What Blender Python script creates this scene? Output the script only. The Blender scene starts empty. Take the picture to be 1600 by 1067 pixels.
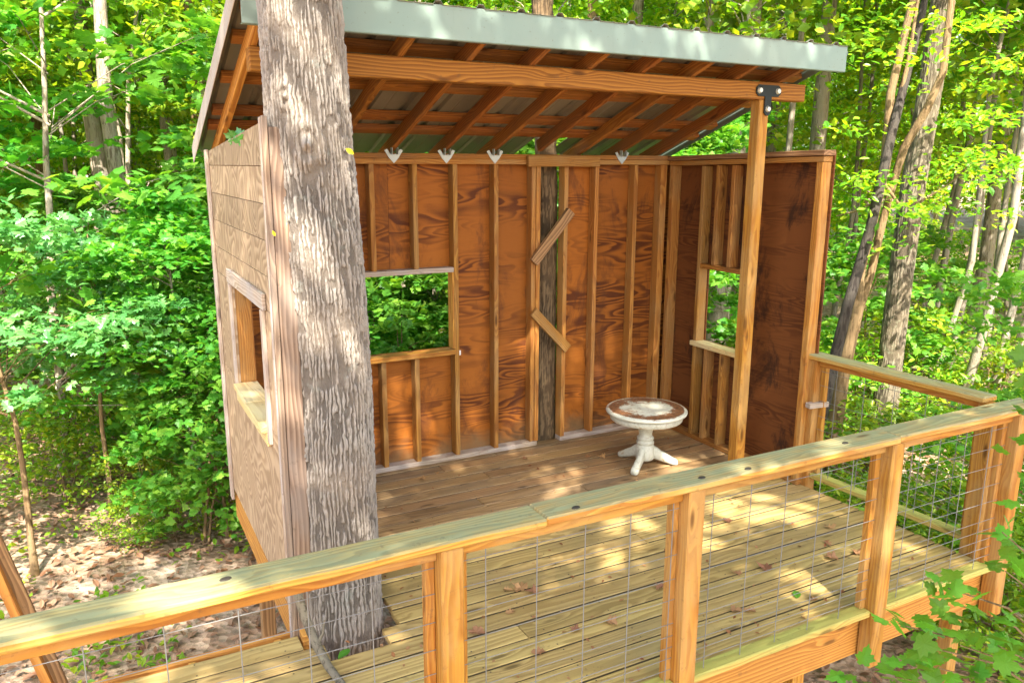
import bpy, bmesh, math, random
import numpy as np
from mathutils import Vector, Matrix, Euler

# ------------------------------------------------------------------ camera, sky, sun, exposure
S = 2.33                                   # camera height above the deck, metres; most sizes below are in these units
sc = bpy.context.scene
col = sc.collection
rad = math.radians

YAW, PITCH, ROLL = rad(27.827), rad(12.481), rad(0.194)
cam_d = bpy.data.cameras.new('camera')
cam_d.sensor_width = 36.0
cam_d.lens = 1242.05 / 1600 * 36.0
cam_d.clip_start = 0.05
cam_d.clip_end = 1000
cam = bpy.data.objects.new('camera', cam_d)
col.objects.link(cam)
_f = Vector((math.sin(YAW) * math.cos(PITCH), math.cos(YAW) * math.cos(PITCH), -math.sin(PITCH)))
_r = Vector((math.cos(YAW), -math.sin(YAW), 0))
_u = _r.cross(_f)
_r2 = _r * math.cos(ROLL) + _u * math.sin(ROLL)
_u2 = -_r * math.sin(ROLL) + _u * math.cos(ROLL)
cam.matrix_world = Matrix(((_r2.x, _u2.x, -_f.x, 0), (_r2.y, _u2.y, -_f.y, 0), (_r2.z, _u2.z, -_f.z, S), (0, 0, 0, 1)))
sc.camera = cam

SUN_EL = rad(50)
SUN_AZ = math.atan2(-0.30, -1.0)           # direction towards the sun, clockwise from +Y
sun_dir = Vector((math.sin(SUN_AZ) * math.cos(SUN_EL), math.cos(SUN_AZ) * math.cos(SUN_EL), math.sin(SUN_EL)))

world = bpy.data.worlds.new('World')
sc.world = world
world.use_nodes = True
wn = world.node_tree
bg = wn.nodes['Background']
sky = wn.nodes.new('ShaderNodeTexSky')
sky.sky_type = 'NISHITA'
sky.sun_disc = False
sky.sun_elevation = SUN_EL
sky.sun_rotation = SUN_AZ
sky.air_density = 1.0
sky.dust_density = 3.0
sky.ozone_density = 0.6
wn.links.new(sky.outputs[0], bg.inputs[0])
bg.inputs[1].default_value = 0.15

sun_l = bpy.data.lights.new('sun', 'SUN')
sun_l.energy = 4.4
sun_l.angle = rad(0.55)
sun_l.color = (1.0, 0.93, 0.82)
sun = bpy.data.objects.new('sun', sun_l)
col.objects.link(sun)
sun.rotation_euler = sun_dir.to_track_quat('Z', 'Y').to_euler()
sun.location = (0, 0, 30)

vs = sc.view_settings
vs.view_transform = 'Standard'
vs.look = 'None'
vs.exposure = 2.25
vs.gamma = 1.0
vs.use_curve_mapping = False
sc.render.engine = 'CYCLES'
sc.cycles.use_denoising = True
sc.cycles.max_bounces = 8
sc.cycles.diffuse_bounces = 5
sc.cycles.glossy_bounces = 3
sc.cycles.transmission_bounces = 5
sc.cycles.caustics_reflective = False
sc.cycles.caustics_refractive = False
sc.cycles.sample_clamp_indirect = 6.0

random.seed(7)
rng = np.random.default_rng(11)

# ------------------------------------------------------------------ object helpers
WM = {}


def link(o, parent=None, world_m=None):
    col.objects.link(o)
    m = world_m if world_m is not None else Matrix()
    o.matrix_basis = m
    if parent is not None:
        o.parent = parent
        o.matrix_parent_inverse = WM[parent.name].inverted()
    WM[o.name] = m.copy()
    return o


def tag(o, label, cat=None, group=None, kind=None):
    if label: o['label'] = label
    if cat: o['category'] = cat
    if group: o['group'] = group
    if kind: o['kind'] = kind
    return o


def empty(name, loc, label=None, cat=None, group=None, rotz=0.0):
    o = bpy.data.objects.new(name, None)
    o.empty_display_size = 0.1
    link(o, None, Matrix.Translation(loc) @ Matrix.Rotation(rotz, 4, 'Z'))
    return tag(o, label, cat, group)


def mesh_obj(name, me, mat, parent=None, m=None):
    if mat is not None and len(me.materials) == 0:
        me.materials.append(mat)
    return link(bpy.data.objects.new(name, me), parent, m)


def np_mesh(name, verts, faces, smooth=False):
    """verts (n,3), faces: array (m,k) or list of arrays"""
    me = bpy.data.meshes.new(name)
    verts = np.asarray(verts, dtype=np.float32)
    if not isinstance(faces, (list, tuple)):
        faces = [faces]
    fl = [np.asarray(f, dtype=np.int32) for f in faces if len(f)]
    idx = np.concatenate([f.ravel() for f in fl])
    tot = np.concatenate([np.full(len(f), f.shape[1], dtype=np.int32) for f in fl])
    start = np.concatenate([[0], np.cumsum(tot)[:-1]]).astype(np.int32)
    me.vertices.add(len(verts)); me.vertices.foreach_set('co', verts.ravel())
    me.loops.add(len(idx)); me.loops.foreach_set('vertex_index', idx)
    me.polygons.add(len(tot)); me.polygons.foreach_set('loop_start', start)
    me.polygons.foreach_set('loop_total', tot)
    me.update(calc_edges=True)
    me.polygons.foreach_set('use_smooth', np.full(len(tot), smooth, dtype=bool))
    me.validate()
    return me


def bm_mesh(name, bm, smooth=False):
    me = bpy.data.meshes.new(name)
    bmesh.ops.recalc_face_normals(bm, faces=bm.faces[:])
    bm.to_mesh(me); bm.free()
    if smooth:
        me.polygons.foreach_set('use_smooth', np.ones(len(me.polygons), dtype=bool))
    return me


def add_box(bm, lo, hi):
    vs_ = [bm.verts.new((x, y, z)) for x in (lo[0], hi[0]) for y in (lo[1], hi[1]) for z in (lo[2], hi[2])]
    for f in ((0, 1, 3, 2), (4, 6, 7, 5), (0, 4, 5, 1), (2, 3, 7, 6), (0, 2, 6, 4), (1, 5, 7, 3)):
        bm.faces.new([vs_[i] for i in f])


def box_mesh(name, L, w, t, bev=0.003):
    bm = bmesh.new()
    add_box(bm, (-L / 2, -w / 2, -t / 2), (L / 2, w / 2, t / 2))
    if bev:
        bmesh.ops.bevel(bm, geom=bm.edges[:], offset=bev, segments=1, affect='EDGES')
    return bm_mesh(name, bm)


def board(name, a, b, w, t, mat, parent=None, up=(0, 0, 1), bev=0.003, unit=S, roll=0.0):
    """a straight timber from a to b (centre line); w is its size across 'up', t along 'up'; local X is the grain"""
    a = Vector(a) * unit; b = Vector(b) * unit
    x = (b - a); L = x.length; x.normalize()
    z = Vector(up); z = (z - x * z.dot(x)).normalized()
    y = z.cross(x)
    m = Matrix(((x.x, y.x, z.x, 0), (x.y, y.y, z.y, 0), (x.z, y.z, z.z, 0), (0, 0, 0, 1)))
    m = Matrix.Translation((a + b) / 2) @ m @ Matrix.Rotation(roll, 4, 'X')
    return mesh_obj(name, box_mesh(name, L, w * unit, t * unit, bev), mat, parent, m)


# ------------------------------------------------------------------ material helpers
class NT:
    def __init__(self, name):
        self.m = bpy.data.materials.new(name)
        self.m.use_nodes = True
        self.t = self.m.node_tree
        self.b = self.t.nodes['Principled BSDF']
        self.out = self.t.nodes['Material Output']

    def n(self, typ, **kw):
        nd = self.t.nodes.new(typ)
        for k, v in kw.items(): setattr(nd, k, v)
        return nd

    def l(self, a, b): self.t.links.new(a, b)

    def set(self, sock, v):
        if hasattr(v, 'links') or isinstance(v, bpy.types.NodeSocket): self.l(v, sock)
        else: sock.default_value = v

    def math(self, op, a, b=None, c=None, clamp=False):
        nd = self.n('ShaderNodeMath', operation=op); nd.use_clamp = clamp
        self.set(nd.inputs[0], a)
        if b is not None: self.set(nd.inputs[1], b)
        if c is not None: self.set(nd.inputs[2], c)
        return nd.outputs[0]

    def vm(self, op, a, b=None):
        nd = self.n('ShaderNodeVectorMath', operation=op)
        self.set(nd.inputs[0], a)
        if b is not None: self.set(nd.inputs[1], b)
        return nd.outputs['Value'] if op in ('LENGTH', 'DOT_PRODUCT', 'DISTANCE') else nd.outputs[0]

    def noise(self, vec, scale, detail=3.0, rough=0.55, dist=0.0):
        nd = self.n('ShaderNodeTexNoise')
        self.l(vec, nd.inputs['Vector']); nd.inputs['Scale'].default_value = scale
        nd.inputs['Detail'].default_value = detail; nd.inputs['Roughness'].default_value = rough
        nd.inputs['Distortion'].default_value = dist
        return nd

    def mix(self, f, a, b, blend='MIX'):
        nd = self.n('ShaderNodeMix', data_type='RGBA', blend_type=blend)
        self.set(nd.inputs[0], f)
        self.set(nd.inputs[6], a if not isinstance(a, tuple) else (*a[:3], 1))
        self.set(nd.inputs[7], b if not isinstance(b, tuple) else (*b[:3], 1))
        return nd.outputs[2]

    def ramp(self, f, stops, interp='LINEAR'):
        nd = self.n('ShaderNodeValToRGB'); r = nd.color_ramp; r.interpolation = interp
        while len(r.elements) < len(stops): r.elements.new(0.5)
        for e, (p, c) in zip(r.elements, stops):
            e.position = p; e.color = (*c, 1) if len(c) == 3 else c
        self.l(f, nd.inputs[0])
        return nd.outputs[0]

    def smooth(self, v, lo, hi):
        nd = self.n('ShaderNodeMapRange', interpolation_type='SMOOTHSTEP')
        self.set(nd.inputs[0], v); nd.inputs[1].default_value = lo; nd.inputs[2].default_value = hi
        return nd.outputs[0]

    def bump(self, h, strength=0.3, dist=0.01, normal=None):
        nd = self.n('ShaderNodeBump'); nd.inputs['Strength'].default_value = strength
        nd.inputs['Distance'].default_value = dist
        self.l(h, nd.inputs['Height'])
        if normal is not None: self.l(normal, nd.inputs['Normal'])
        return nd.outputs[0]

    def coords(self, rand=True):
        tc = self.n('ShaderNodeTexCoord'); v = tc.outputs['Object']
        if not rand: return v
        oi = self.n('ShaderNodeObjectInfo')
        wnz = self.n('ShaderNodeTexWhiteNoise', noise_dimensions='1D')
        self.l(oi.outputs['Random'], wnz.inputs['W'])
        return v, wnz.outputs['Color'], oi.outputs['Random']


def wood(name, light, dark, ring=85.0, contrast=0.75, weather=None, weather_amt=0.5, top=None, top_amt=0.0,
         rough=0.72, knots=True, bump=0.25, vary=0.25, wscale=2.2, streak=0.35):
    t = NT(name)
    v, rc, rnd = t.coords()
    sep = t.n('ShaderNodeSeparateColor'); t.l(rc, sep.inputs[0])
    off = t.n('ShaderNodeCombineXYZ')
    t.l(t.math('MULTIPLY', sep.outputs[0], 40.0), off.inputs[0])
    t.l(t.math('MULTIPLY_ADD', sep.outputs[1], 0.22, -0.11), off.inputs[1])
    t.l(t.math('MULTIPLY_ADD', sep.outputs[2], 0.16, 0.02), off.inputs[2])
    p = t.vm('ADD', v, off.outputs[0])
    # slow wander of the pith along the grain makes the cathedral arches
    pw = t.vm('MULTIPLY', p, (1.1, 6.0, 6.0))
    nz = t.noise(pw, 1.0, 2.0)
    nv = t.vm('MULTIPLY', t.vm('SUBTRACT', nz.outputs['Color'], (0.5, 0.5, 0.5)), (0.0, 0.10, 0.10))
    q = t.vm('ADD', p, nv)
    kd = None
    if knots:
        vo = t.n('ShaderNodeTexVoronoi', feature='F1'); vo.inputs['Scale'].default_value = 1.0
        t.l(t.vm('MULTIPLY', p, (2.2, 9.0, 9.0)), vo.inputs['Vector'])
        kd = t.smooth(vo.outputs['Distance'], 0.16, 0.05)
        kw = t.smooth(vo.outputs['Distance'], 0.45, 0.0)
    rl = t.vm('LENGTH', t.vm('MULTIPLY', q, (0.0, 1.0, 1.0)))
    if knots: rl = t.math('ADD', rl, t.math('MULTIPLY', kw, 0.03))
    s = t.math('FRACT', t.math('MULTIPLY', rl, ring))
    band = t.math('MULTIPLY', t.smooth(s, 0.0, 0.75), t.smooth(s, 1.0, 0.86))
    fib = t.noise(t.vm('MULTIPLY', p, (4.0, 140.0, 140.0)), 1.0, 3.0, 0.6)
    f = t.math('ADD', t.math('MULTIPLY', band, contrast), t.math('MULTIPLY', t.math('SUBTRACT', fib.outputs[0], 0.5), streak * 2), clamp=True)
    c = t.mix(f, light, dark)
    # board to board difference
    hv = t.n('ShaderNodeHueSaturation'); t.l(c, hv.inputs['Color'])
    t.l(t.math('MULTIPLY_ADD', rnd, vary, 1.0 - vary / 2), hv.inputs['Value'])
    t.l(t.math('MULTIPLY_ADD', sep.outputs[1], 0.012, 0.494), hv.inputs['Hue'])
    c = hv.outputs[0]
    big = t.noise(t.vm('MULTIPLY', p, (1.0, 3.0, 3.0)), wscale, 4.0, 0.6)
    if weather:
        wf = t.math('MULTIPLY', t.smooth(big.outputs[0], 0.40, 0.66), weather_amt)
        c = t.mix(wf, c, weather)
    if top:
        g = t.n('ShaderNodeNewGeometry'); sz = t.n('ShaderNodeSeparateXYZ'); t.l(g.outputs['Normal'], sz.inputs[0])
        blot = t.noise(t.vm('MULTIPLY', p, (1.0, 4.0, 4.0)), 5.0, 5.0, 0.65)
        tf = t.math('MULTIPLY', t.smooth(sz.outputs[2], 0.35, 0.8), t.math('MULTIPLY_ADD', t.smooth(blot.outputs[0], 0.3, 0.65), 0.45, 0.55))
        c = t.mix(t.math('MULTIPLY', tf, top_amt), c, t.mix(t.math('MULTIPLY', f, 0.7), top, tuple(x * 0.55 for x in top)))
    if knots: c = t.mix(t.math('MULTIPLY', kd, 0.75), c, tuple(x * 0.28 for x in dark))
    dirt = t.noise(p, 24.0, 4.0, 0.7)
    c = t.mix(t.math('MULTIPLY', t.smooth(dirt.outputs[0], 0.58, 0.72), 0.35), c, (0.07, 0.05, 0.03))
    t.l(c, t.b.inputs['Base Color'])
    t.b.inputs['Roughness'].default_value = rough
    t.b.inputs['Specular IOR Level'].default_value = 0.25
    h = t.math('ADD', t.math('MULTIPLY', band, -0.5), fib.outputs[0])
    t.l(t.bump(h, bump, 0.004), t.b.inputs['Normal'])
    return t.m


def plywood(name, light, dark, grain=(1.2, 1.0, 6.0), lines=15.0, stain=None, stain_amt=0.6, low=None, rough=0.7, gloss=0.25, mask=(0.36, 0.66), k=0.9):
    """rotary-cut veneer: contour lines of a stretched noise"""
    t = NT(name)
    v, rc, rnd = t.coords()
    gi = t.n('ShaderNodeNewGeometry')
    isl = t.math('MULTIPLY', gi.outputs['Random Per Island'], 31.0)
    cb = t.n('ShaderNodeCombineXYZ'); t.l(isl, cb.inputs[0]); t.l(isl, cb.inputs[1]); t.l(isl, cb.inputs[2])
    p = t.vm('ADD', v, cb.outputs[0])
    g = t.vm('MULTIPLY', p, grain)
    n1 = t.noise(g, 0.85, 2.0, 0.45, 0.25)
    s = t.math('FRACT', t.math('MULTIPLY', n1.outputs[0], lines))
    band = t.math('MULTIPLY', t.smooth(s, 0.05, 0.7), t.smooth(s, 1.0, 0.82))
    fine = t.noise(t.vm('MULTIPLY', p, tuple(x * x * 4 for x in grain)), 3.0, 4.0, 0.7)
    amt = t.noise(g, 0.6, 2.0)
    f = t.math('MULTIPLY', band, t.math('MULTIPLY', t.smooth(amt.outputs[0], *mask), k))
    f = t.math('ADD', f, t.math('MULTIPLY', t.math('SUBTRACT', fine.outputs[0], 0.5), 0.9), clamp=True)
    c = t.mix(f, light, dark)
    hv = t.n('ShaderNodeHueSaturation'); t.l(c, hv.inputs['Color'])
    t.l(t.math('MULTIPLY_ADD', gi.outputs['Random Per Island'], 0.3, 0.85), hv.inputs['Value'])
    c = hv.outputs[0]
    if stain:
        sn = t.noise(t.vm('MULTIPLY', v, (3.0, 3.0, 1.3)), 1.0, 6.0, 0.7, 0.4)
        c = t.mix(t.math('MULTIPLY', t.smooth(sn.outputs[0], 0.52, 0.64), stain_amt), c, stain)
    if low:      # algae and rain splash on the lowest part
        sx = t.n('ShaderNodeSeparateXYZ'); t.l(v, sx.inputs[0])
        ln = t.noise(v, 2.5, 5.0, 0.65)
        lf = t.smooth(t.math('ADD', sx.outputs[2], t.math('MULTIPLY', ln.outputs[0], 0.9)), low[1] + 0.35, low[1])
        c = t.mix(t.math('MULTIPLY', lf, 0.75), c, low[0])
    t.l(c, t.b.inputs['Base Color'])
    t.b.inputs['Roughness'].default_value = rough
    t.b.inputs['Specular IOR Level'].default_value = gloss
    t.l(t.bump(t.math('ADD', f, fine.outputs[0]), 0.2, 0.003), t.b.inputs['Normal'])
    return t.m


def metal_mat(name, c1, c2, metallic, rough):
    t = NT(name)
    v, rc, rnd = t.coords()
    n1 = t.noise(v, 1.3, 4.0, 0.6); n2 = t.noise(t.vm('MULTIPLY', v, (6, 6, 1.0)), 4.0, 5.0, 0.7)
    sp = t.noise(v, 60.0, 2.0)
    c = t.mix(t.smooth(n1.outputs[0], 0.35, 0.7), c1, c2)
    c = t.mix(t.math('MULTIPLY', t.smooth(n2.outputs[0], 0.55, 0.75), 0.15), c, tuple(x * 0.55 for x in c1))
    c = t.mix(t.math('MULTIPLY', t.smooth(sp.outputs[0], 0.68, 0.74), 0.5), c, (0.12, 0.11, 0.08))
    t.l(c, t.b.inputs['Base Color'])
    t.b.inputs['Metallic'].default_value = metallic
    t.l(t.math('MULTIPLY_ADD', n1.outputs[0], 0.25, rough - 0.12), t.b.inputs['Roughness'])
    t.l(t.bump(n1.outputs[0], 0.08, 0.02), t.b.inputs['Normal'])
    return t.m


def plain(name, c, rough=0.6, metallic=0.0, var=0.2, scale=15.0):
    t = NT(name)
    v = t.coords(False)
    n = t.noise(v, scale, 4.0)
    t.l(t.mix(t.math('MULTIPLY', n.outputs[0], 1.0), tuple(x * (1 - var) for x in c), tuple(min(1, x * (1 + var)) for x in c)), t.b.inputs['Base Color'])
    t.b.inputs['Roughness'].default_value = rough
    t.b.inputs['Metallic'].default_value = metallic
    return t.m


def bark(name, ridge, furrow, lichen=None, scale=1.0, attr=True):
    t = NT(name)
    v, rc, rnd = t.coords()
    st = t.vm('MULTIPLY', v, (1.0, 1.0, 0.4 if attr else 0.16))
    n1 = t.noise(st, 26.0 * scale, 5.0, 0.7, 0.6)
    n2 = t.noise(v, 3.0, 4.0, 0.6)
    n3 = t.noise(v, 55.0, 4.0, 0.7)
    if attr:
        a = t.n('ShaderNodeAttribute', attribute_name='ridge')
        f = t.math('MULTIPLY_ADD', t.math('SUBTRACT', n1.outputs[0], 0.5), 0.55, a.outputs['Fac'])
    else:
        f = t.smooth(n1.outputs[0], 0.35, 0.62)
    c = t.mix(t.smooth(f, 0.12, 0.6), furrow, ridge)
    c = t.mix(t.math('MULTIPLY', t.math('SUBTRACT', n3.outputs[0], 0.25), 0.5), c, tuple(x * 0.55 for x in ridge))
    warm = t.mix(t.smooth(n2.outputs[0], 0.35, 0.7), c, t.mix(0.5, c, (ridge[0] * 0.95, ridge[1] * 0.86, ridge[2] * 0.76)))
    c = warm
    if lichen:
        ln = t.noise(v, 7.0, 6.0, 0.7)
        c = t.mix(t.math('MULTIPLY', t.smooth(ln.outputs[0], 0.58, 0.70), 0.35), c, lichen)
    t.l(c, t.b.inputs['Base Color'])
    t.b.inputs['Roughness'].default_value = 0.9
    t.b.inputs['Specular IOR Level'].default_value = 0.15
    h = t.math('ADD', t.math('MULTIPLY', n1.outputs[0], 1.0), t.math('MULTIPLY', n3.outputs[0], 0.4))
    t.l(t.bump(h, 0.9 if attr else 0.6, 0.015 if attr else 0.03), t.b.inputs['Normal'])
    return t.m


def leaf_mat(name, cols, trans, tw=0.45, rough=0.38, spec=0.45):
    t = NT(name)
    g = t.n('ShaderNodeNewGeometry')
    oi = t.n('ShaderNodeObjectInfo')
    r = g.outputs['Random Per Island']
    n = len(cols)
    c = t.ramp(r, [(i / (n - 1), cc) for i, cc in enumerate(cols)])
    hv = t.n('ShaderNodeHueSaturation'); t.l(c, hv.inputs['Color'])
    t.l(t.math('MULTIPLY_ADD', oi.outputs['Random'], 0.03, 0.480), hv.inputs['Hue'])
    t.l(t.math('MULTIPLY_ADD', oi.outputs['Random'], 0.5, 0.78), hv.inputs['Value'])
    t.l(hv.outputs[0], t.b.inputs['Base Color'])
    t.b.inputs['Roughness'].default_value = rough
    t.b.inputs['Specular IOR Level'].default_value = spec
    tr = t.n('ShaderNodeBsdfTranslucent')
    t.l(t.mix(1.0, hv.outputs[0], trans, 'MULTIPLY'), tr.inputs[0])
    mx = t.n('ShaderNodeMixShader'); mx.inputs[0].default_value = tw
    t.l(t.b.outputs[0], mx.inputs[1]); t.l(tr.outputs[0], mx.inputs[2])
    t.l(mx.outputs[0], t.out.inputs['Surface'])
    return t.m


M = {}
M['stud'] = wood('stud_wood', (0.41, 0.19, 0.038), (0.23, 0.08, 0.014), ring=70, weather=(0.33, 0.21, 0.085), weather_amt=0.45)
M['post'] = wood('post_wood', (0.44, 0.205, 0.030), (0.26, 0.09, 0.012), ring=60, contrast=0.7, weather=(0.42, 0.27, 0.10), weather_amt=0.55)
M['beam'] = wood('beam_wood', (0.40, 0.16, 0.025), (0.20, 0.065, 0.010), ring=55, contrast=0.85)
M['rafter'] = wood('rafter_wood', (0.37, 0.145, 0.028), (0.19, 0.062, 0.011), ring=70, weather=(0.16, 0.085, 0.04), weather_amt=0.5)
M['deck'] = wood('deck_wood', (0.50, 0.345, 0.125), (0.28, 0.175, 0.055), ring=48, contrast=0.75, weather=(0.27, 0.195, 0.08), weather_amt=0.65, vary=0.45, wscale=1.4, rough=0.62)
M['deck_in'] = wood('inner_deck_wood', (0.36, 0.225, 0.10), (0.18, 0.10, 0.04), ring=48, contrast=0.7, weather=(0.19, 0.145, 0.09), weather_amt=0.6, vary=0.5, wscale=1.4, rough=0.55)  # browner, darker planks for the rear rows
M['deck_edge'] = wood('gap_shade_edge', (0.085, 0.065, 0.035), (0.045, 0.033, 0.018), ring=40, contrast=0.5)  # dark plank sides, shade of the board gaps painted into the colour
M['cap'] = wood('rail_cap_wood', (0.52, 0.28, 0.05), (0.32, 0.135, 0.022), ring=60, top=(0.27, 0.275, 0.145), top_amt=0.95, weather=(0.5, 0.45, 0.2), weather_amt=0.3, vary=0.15)
M['mossy'] = wood('mossy_rail_wood', (0.50, 0.38, 0.10), (0.34, 0.22, 0.05), ring=60, top=(0.40, 0.38, 0.09), top_amt=0.85, weather=(0.36, 0.38, 0.1), weather_amt=0.6)
M['trim'] = wood('weathered_trim_wood', (0.49, 0.40, 0.30), (0.30, 0.21, 0.15), ring=55, contrast=0.8, weather=(0.38, 0.34, 0.32), weather_amt=0.6)
M['brown'] = wood('weathered_brown_wood', (0.30, 0.205, 0.14), (0.14, 0.085, 0.055), ring=45, contrast=0.85, weather=(0.22, 0.18, 0.15), weather_amt=0.6)
M['yellow'] = wood('pale_sill_wood', (0.72, 0.55, 0.24), (0.5, 0.32, 0.12), ring=60, contrast=0.7, weather=(0.6, 0.55, 0.36), weather_amt=0.4)
M['joist'] = wood('joist_wood', (0.52, 0.25, 0.05), (0.31, 0.12, 0.022), ring=45, contrast=0.8)
M['oldpost'] = wood('dark_post_wood', (0.36, 0.2, 0.09), (0.18, 0.09, 0.04), ring=45, contrast=0.9)
M['ply_in'] = plywood('interior_plywood', (0.30, 0.095, 0.010), (0.085, 0.021, 0.0035), stain=(0.075, 0.024, 0.009), stain_amt=0.6, low=((0.20, 0.13, 0.06), 0.38), k=1.0)
M['ply_dark'] = plywood('side_plywood', (0.15, 0.05, 0.012), (0.045, 0.013, 0.004), grain=(1.0, 1.0, 8.0), lines=16, stain=(0.025, 0.011, 0.006), stain_amt=0.85, k=0.7)  # darker base colours than the rear wall plywood, with dark blotches
M['ply_out'] = plywood('weathered_plywood', (0.40, 0.285, 0.175), (0.25, 0.165, 0.095), grain=(1.0, 2.6, 2.2), lines=20, stain=(0.33, 0.22, 0.12), stain_amt=0.35, mask=(0.1, 0.4), k=1.0)
M['fascia'] = metal_mat('fascia_metal', (0.19, 0.26, 0.215), (0.215, 0.27, 0.22), 0.15, 0.55)
M['roof'] = metal_mat('roof_metal', (0.20, 0.19, 0.14), (0.27, 0.25, 0.19), 0.3, 0.5)
M['zinc'] = metal_mat('zinc', (0.40, 0.43, 0.39), (0.46, 0.48, 0.43), 0.3, 0.45)
M['wire'] = plain('galvanised_wire', (0.20, 0.20, 0.19), 0.55, 0.3)
M['bracket'] = plain('dark_bracket', (0.008, 0.014, 0.012), 0.75, 0.0)
M['bolt'] = plain('bolt_zinc', (0.62, 0.62, 0.52), 0.45, 0.5)
M['bark_big'] = bark('big_bark', (0.33, 0.295, 0.255), (0.10, 0.085, 0.07), lichen=(0.29, 0.32, 0.28))
M['bark_mid'] = bark('mid_bark', (0.36, 0.31, 0.24), (0.12, 0.09, 0.06), lichen=(0.34, 0.36, 0.26), attr=False)
M['bark_pale'] = bark('pale_bark', (0.30, 0.265, 0.21), (0.15, 0.125, 0.095), lichen=(0.4, 0.42, 0.34), attr=False, scale=0.7)
M['bark_warm'] = bark('warm_bark', (0.24, 0.165, 0.085), (0.10, 0.065, 0.032), attr=False)
M['leaf_maple'] = leaf_mat('maple_leaf', [(0.05, 0.19, 0.025), (0.075, 0.25, 0.03), (0.12, 0.31, 0.035), (0.19, 0.37, 0.045)], (1.7, 1.5, 0.5), tw=0.52, spec=0.28)
M['leaf_oak'] = leaf_mat('oak_leaf', [(0.06, 0.20, 0.05), (0.09, 0.25, 0.06), (0.14, 0.31, 0.075)], (1.5, 1.5, 0.8), tw=0.35, rough=0.3, spec=0.8)
M['leaf_far'] = leaf_mat('wood_leaf', [(0.07, 0.21, 0.015), (0.12, 0.29, 0.02), (0.21, 0.37, 0.025), (0.33, 0.42, 0.03)], (1.8, 1.55, 0.4), tw=0.5)
M['leaf_sun'] = leaf_mat('sunny_leaf', [(0.10, 0.28, 0.015), (0.17, 0.36, 0.02), (0.26, 0.43, 0.025), (0.38, 0.46, 0.03)], (1.7, 1.55, 0.4), tw=0.55)
M['dry'] = leaf_mat('dry_leaf', [(0.16, 0.05, 0.02), (0.26, 0.11, 0.04), (0.36, 0.2, 0.09), (0.2, 0.075, 0.03)], (1.0, 0.9, 0.7), tw=0.15, rough=0.6, spec=0.2)
M['litter'] = leaf_mat('litter_leaf', [(0.15, 0.08, 0.04), (0.24, 0.14, 0.075), (0.36, 0.235, 0.145), (0.21, 0.10, 0.04)], (1.0, 0.9, 0.7), tw=0.12, rough=0.7, spec=0.15)
M['yellow_leaf'] = leaf_mat('yellow_leaf', [(0.6, 0.5, 0.02), (0.66, 0.55, 0.03)], (1.2, 1.1, 0.4), tw=0.3)


# ------------------------------------------------------------------ ground
def vnoise(x, y, seed=0, px=None):
    """value noise, optional integer period in x"""
    x = np.asarray(x, float); y = np.asarray(y, float)
    xi = np.floor(x).astype(np.int64); yi = np.floor(y).astype(np.int64)
    fx = x - xi; fy = y - yi
    fx = fx * fx * (3 - 2 * fx); fy = fy * fy * (3 - 2 * fy)

    def h(a, b):
        if px: a = np.mod(a, px)
        n = (a * 374761393 + b * 668265263 + seed * 974711) & 0x7fffffff
        n = ((n ^ (n >> 13)) * 1274126177) & 0x7fffffff
        return ((n ^ (n >> 16)) & 0xffff) / 65535.0
    a = h(xi, yi); b = h(xi + 1, yi); c = h(xi, yi + 1); d = h(xi + 1, yi + 1)
    return (a * (1 - fx) + b * fx) * (1 - fy) + (c * (1 - fx) + d * fx) * fy


GZ = -1.40


def ground_z(x, y):
    z = GZ + (vnoise(np.asarray(x) * 0.12, np.asarray(y) * 0.12, 3) - 0.5) * 0.5 + (vnoise(np.asarray(x) * 0.9, np.asarray(y) * 0.9, 5) - 0.5) * 0.09
    r = np.hypot(x, y)
    return z + np.clip(r - 14, 0, None) * 0.035


def ground_mat():
    t = NT('forest_floor')
    v = t.coords(False)
    vo = t.n('ShaderNodeTexVoronoi'); vo.inputs['Scale'].default_value = 16.0
    t.l(v, vo.inputs['Vector'])
    n1 = t.noise(v, 0.5, 5.0, 0.65); n2 = t.noise(v, 9.0, 5.0, 0.7)
    c = t.ramp(vo.outputs['Color'], [(0.0, (0.17, 0.10, 0.055)), (0.4, (0.27, 0.165, 0.10)), (0.7, (0.37, 0.26, 0.175)), (1.0, (0.22, 0.12, 0.06))])
    c = t.mix(t.math('MULTIPLY', t.smooth(n1.outputs[0], 0.45, 0.62), 0.8), c, t.mix(n2.outputs[0], (0.42, 0.31, 0.22), (0.55, 0.43, 0.33)))
    c = t.mix(t.math('MULTIPLY', t.smooth(n2.outputs[0], 0.5, 0.7), 0.5), c, (0.08, 0.045, 0.025))
    t.l(c, t.b.inputs['Base Color']); t.b.inputs['Roughness'].default_value = 0.95
    t.l(t.bump(t.math('ADD', vo.outputs['Distance'], n2.outputs[0]), 0.8, 0.04), t.b.inputs['Normal'])
    return t.m


_u = np.sign(np.linspace(-1, 1, 221)) * np.abs(np.linspace(-1, 1, 221)) ** 2.4 * 160
gx, gy = np.meshgrid(_u + 3, _u + 6)
gv = np.stack([gx.ravel(), gy.ravel(), ground_z(gx, gy).ravel()], 1)
N_ = 221
ii, jj = np.meshgrid(np.arange(N_ - 1), np.arange(N_ - 1))
k_ = (jj * N_ + ii).ravel()
ground = mesh_obj('ground', np_mesh('ground', gv, np.stack([k_, k_ + 1, k_ + N_ + 1, k_ + N_], 1), True), ground_mat())
tag(ground, 'brown forest floor of soil and leaf litter under the trees', 'ground', kind='structure')

# ------------------------------------------------------------------ deck
deck = empty('deck', Vector((1.15 * S, 1.4 * S, GZ)), 'raised timber deck of long weathered planks around the tree trunk', 'deck')
XR0, XR1 = 1.950, 1.963                       # right edge of the deck at y=1.69 and at y=1.10


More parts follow.
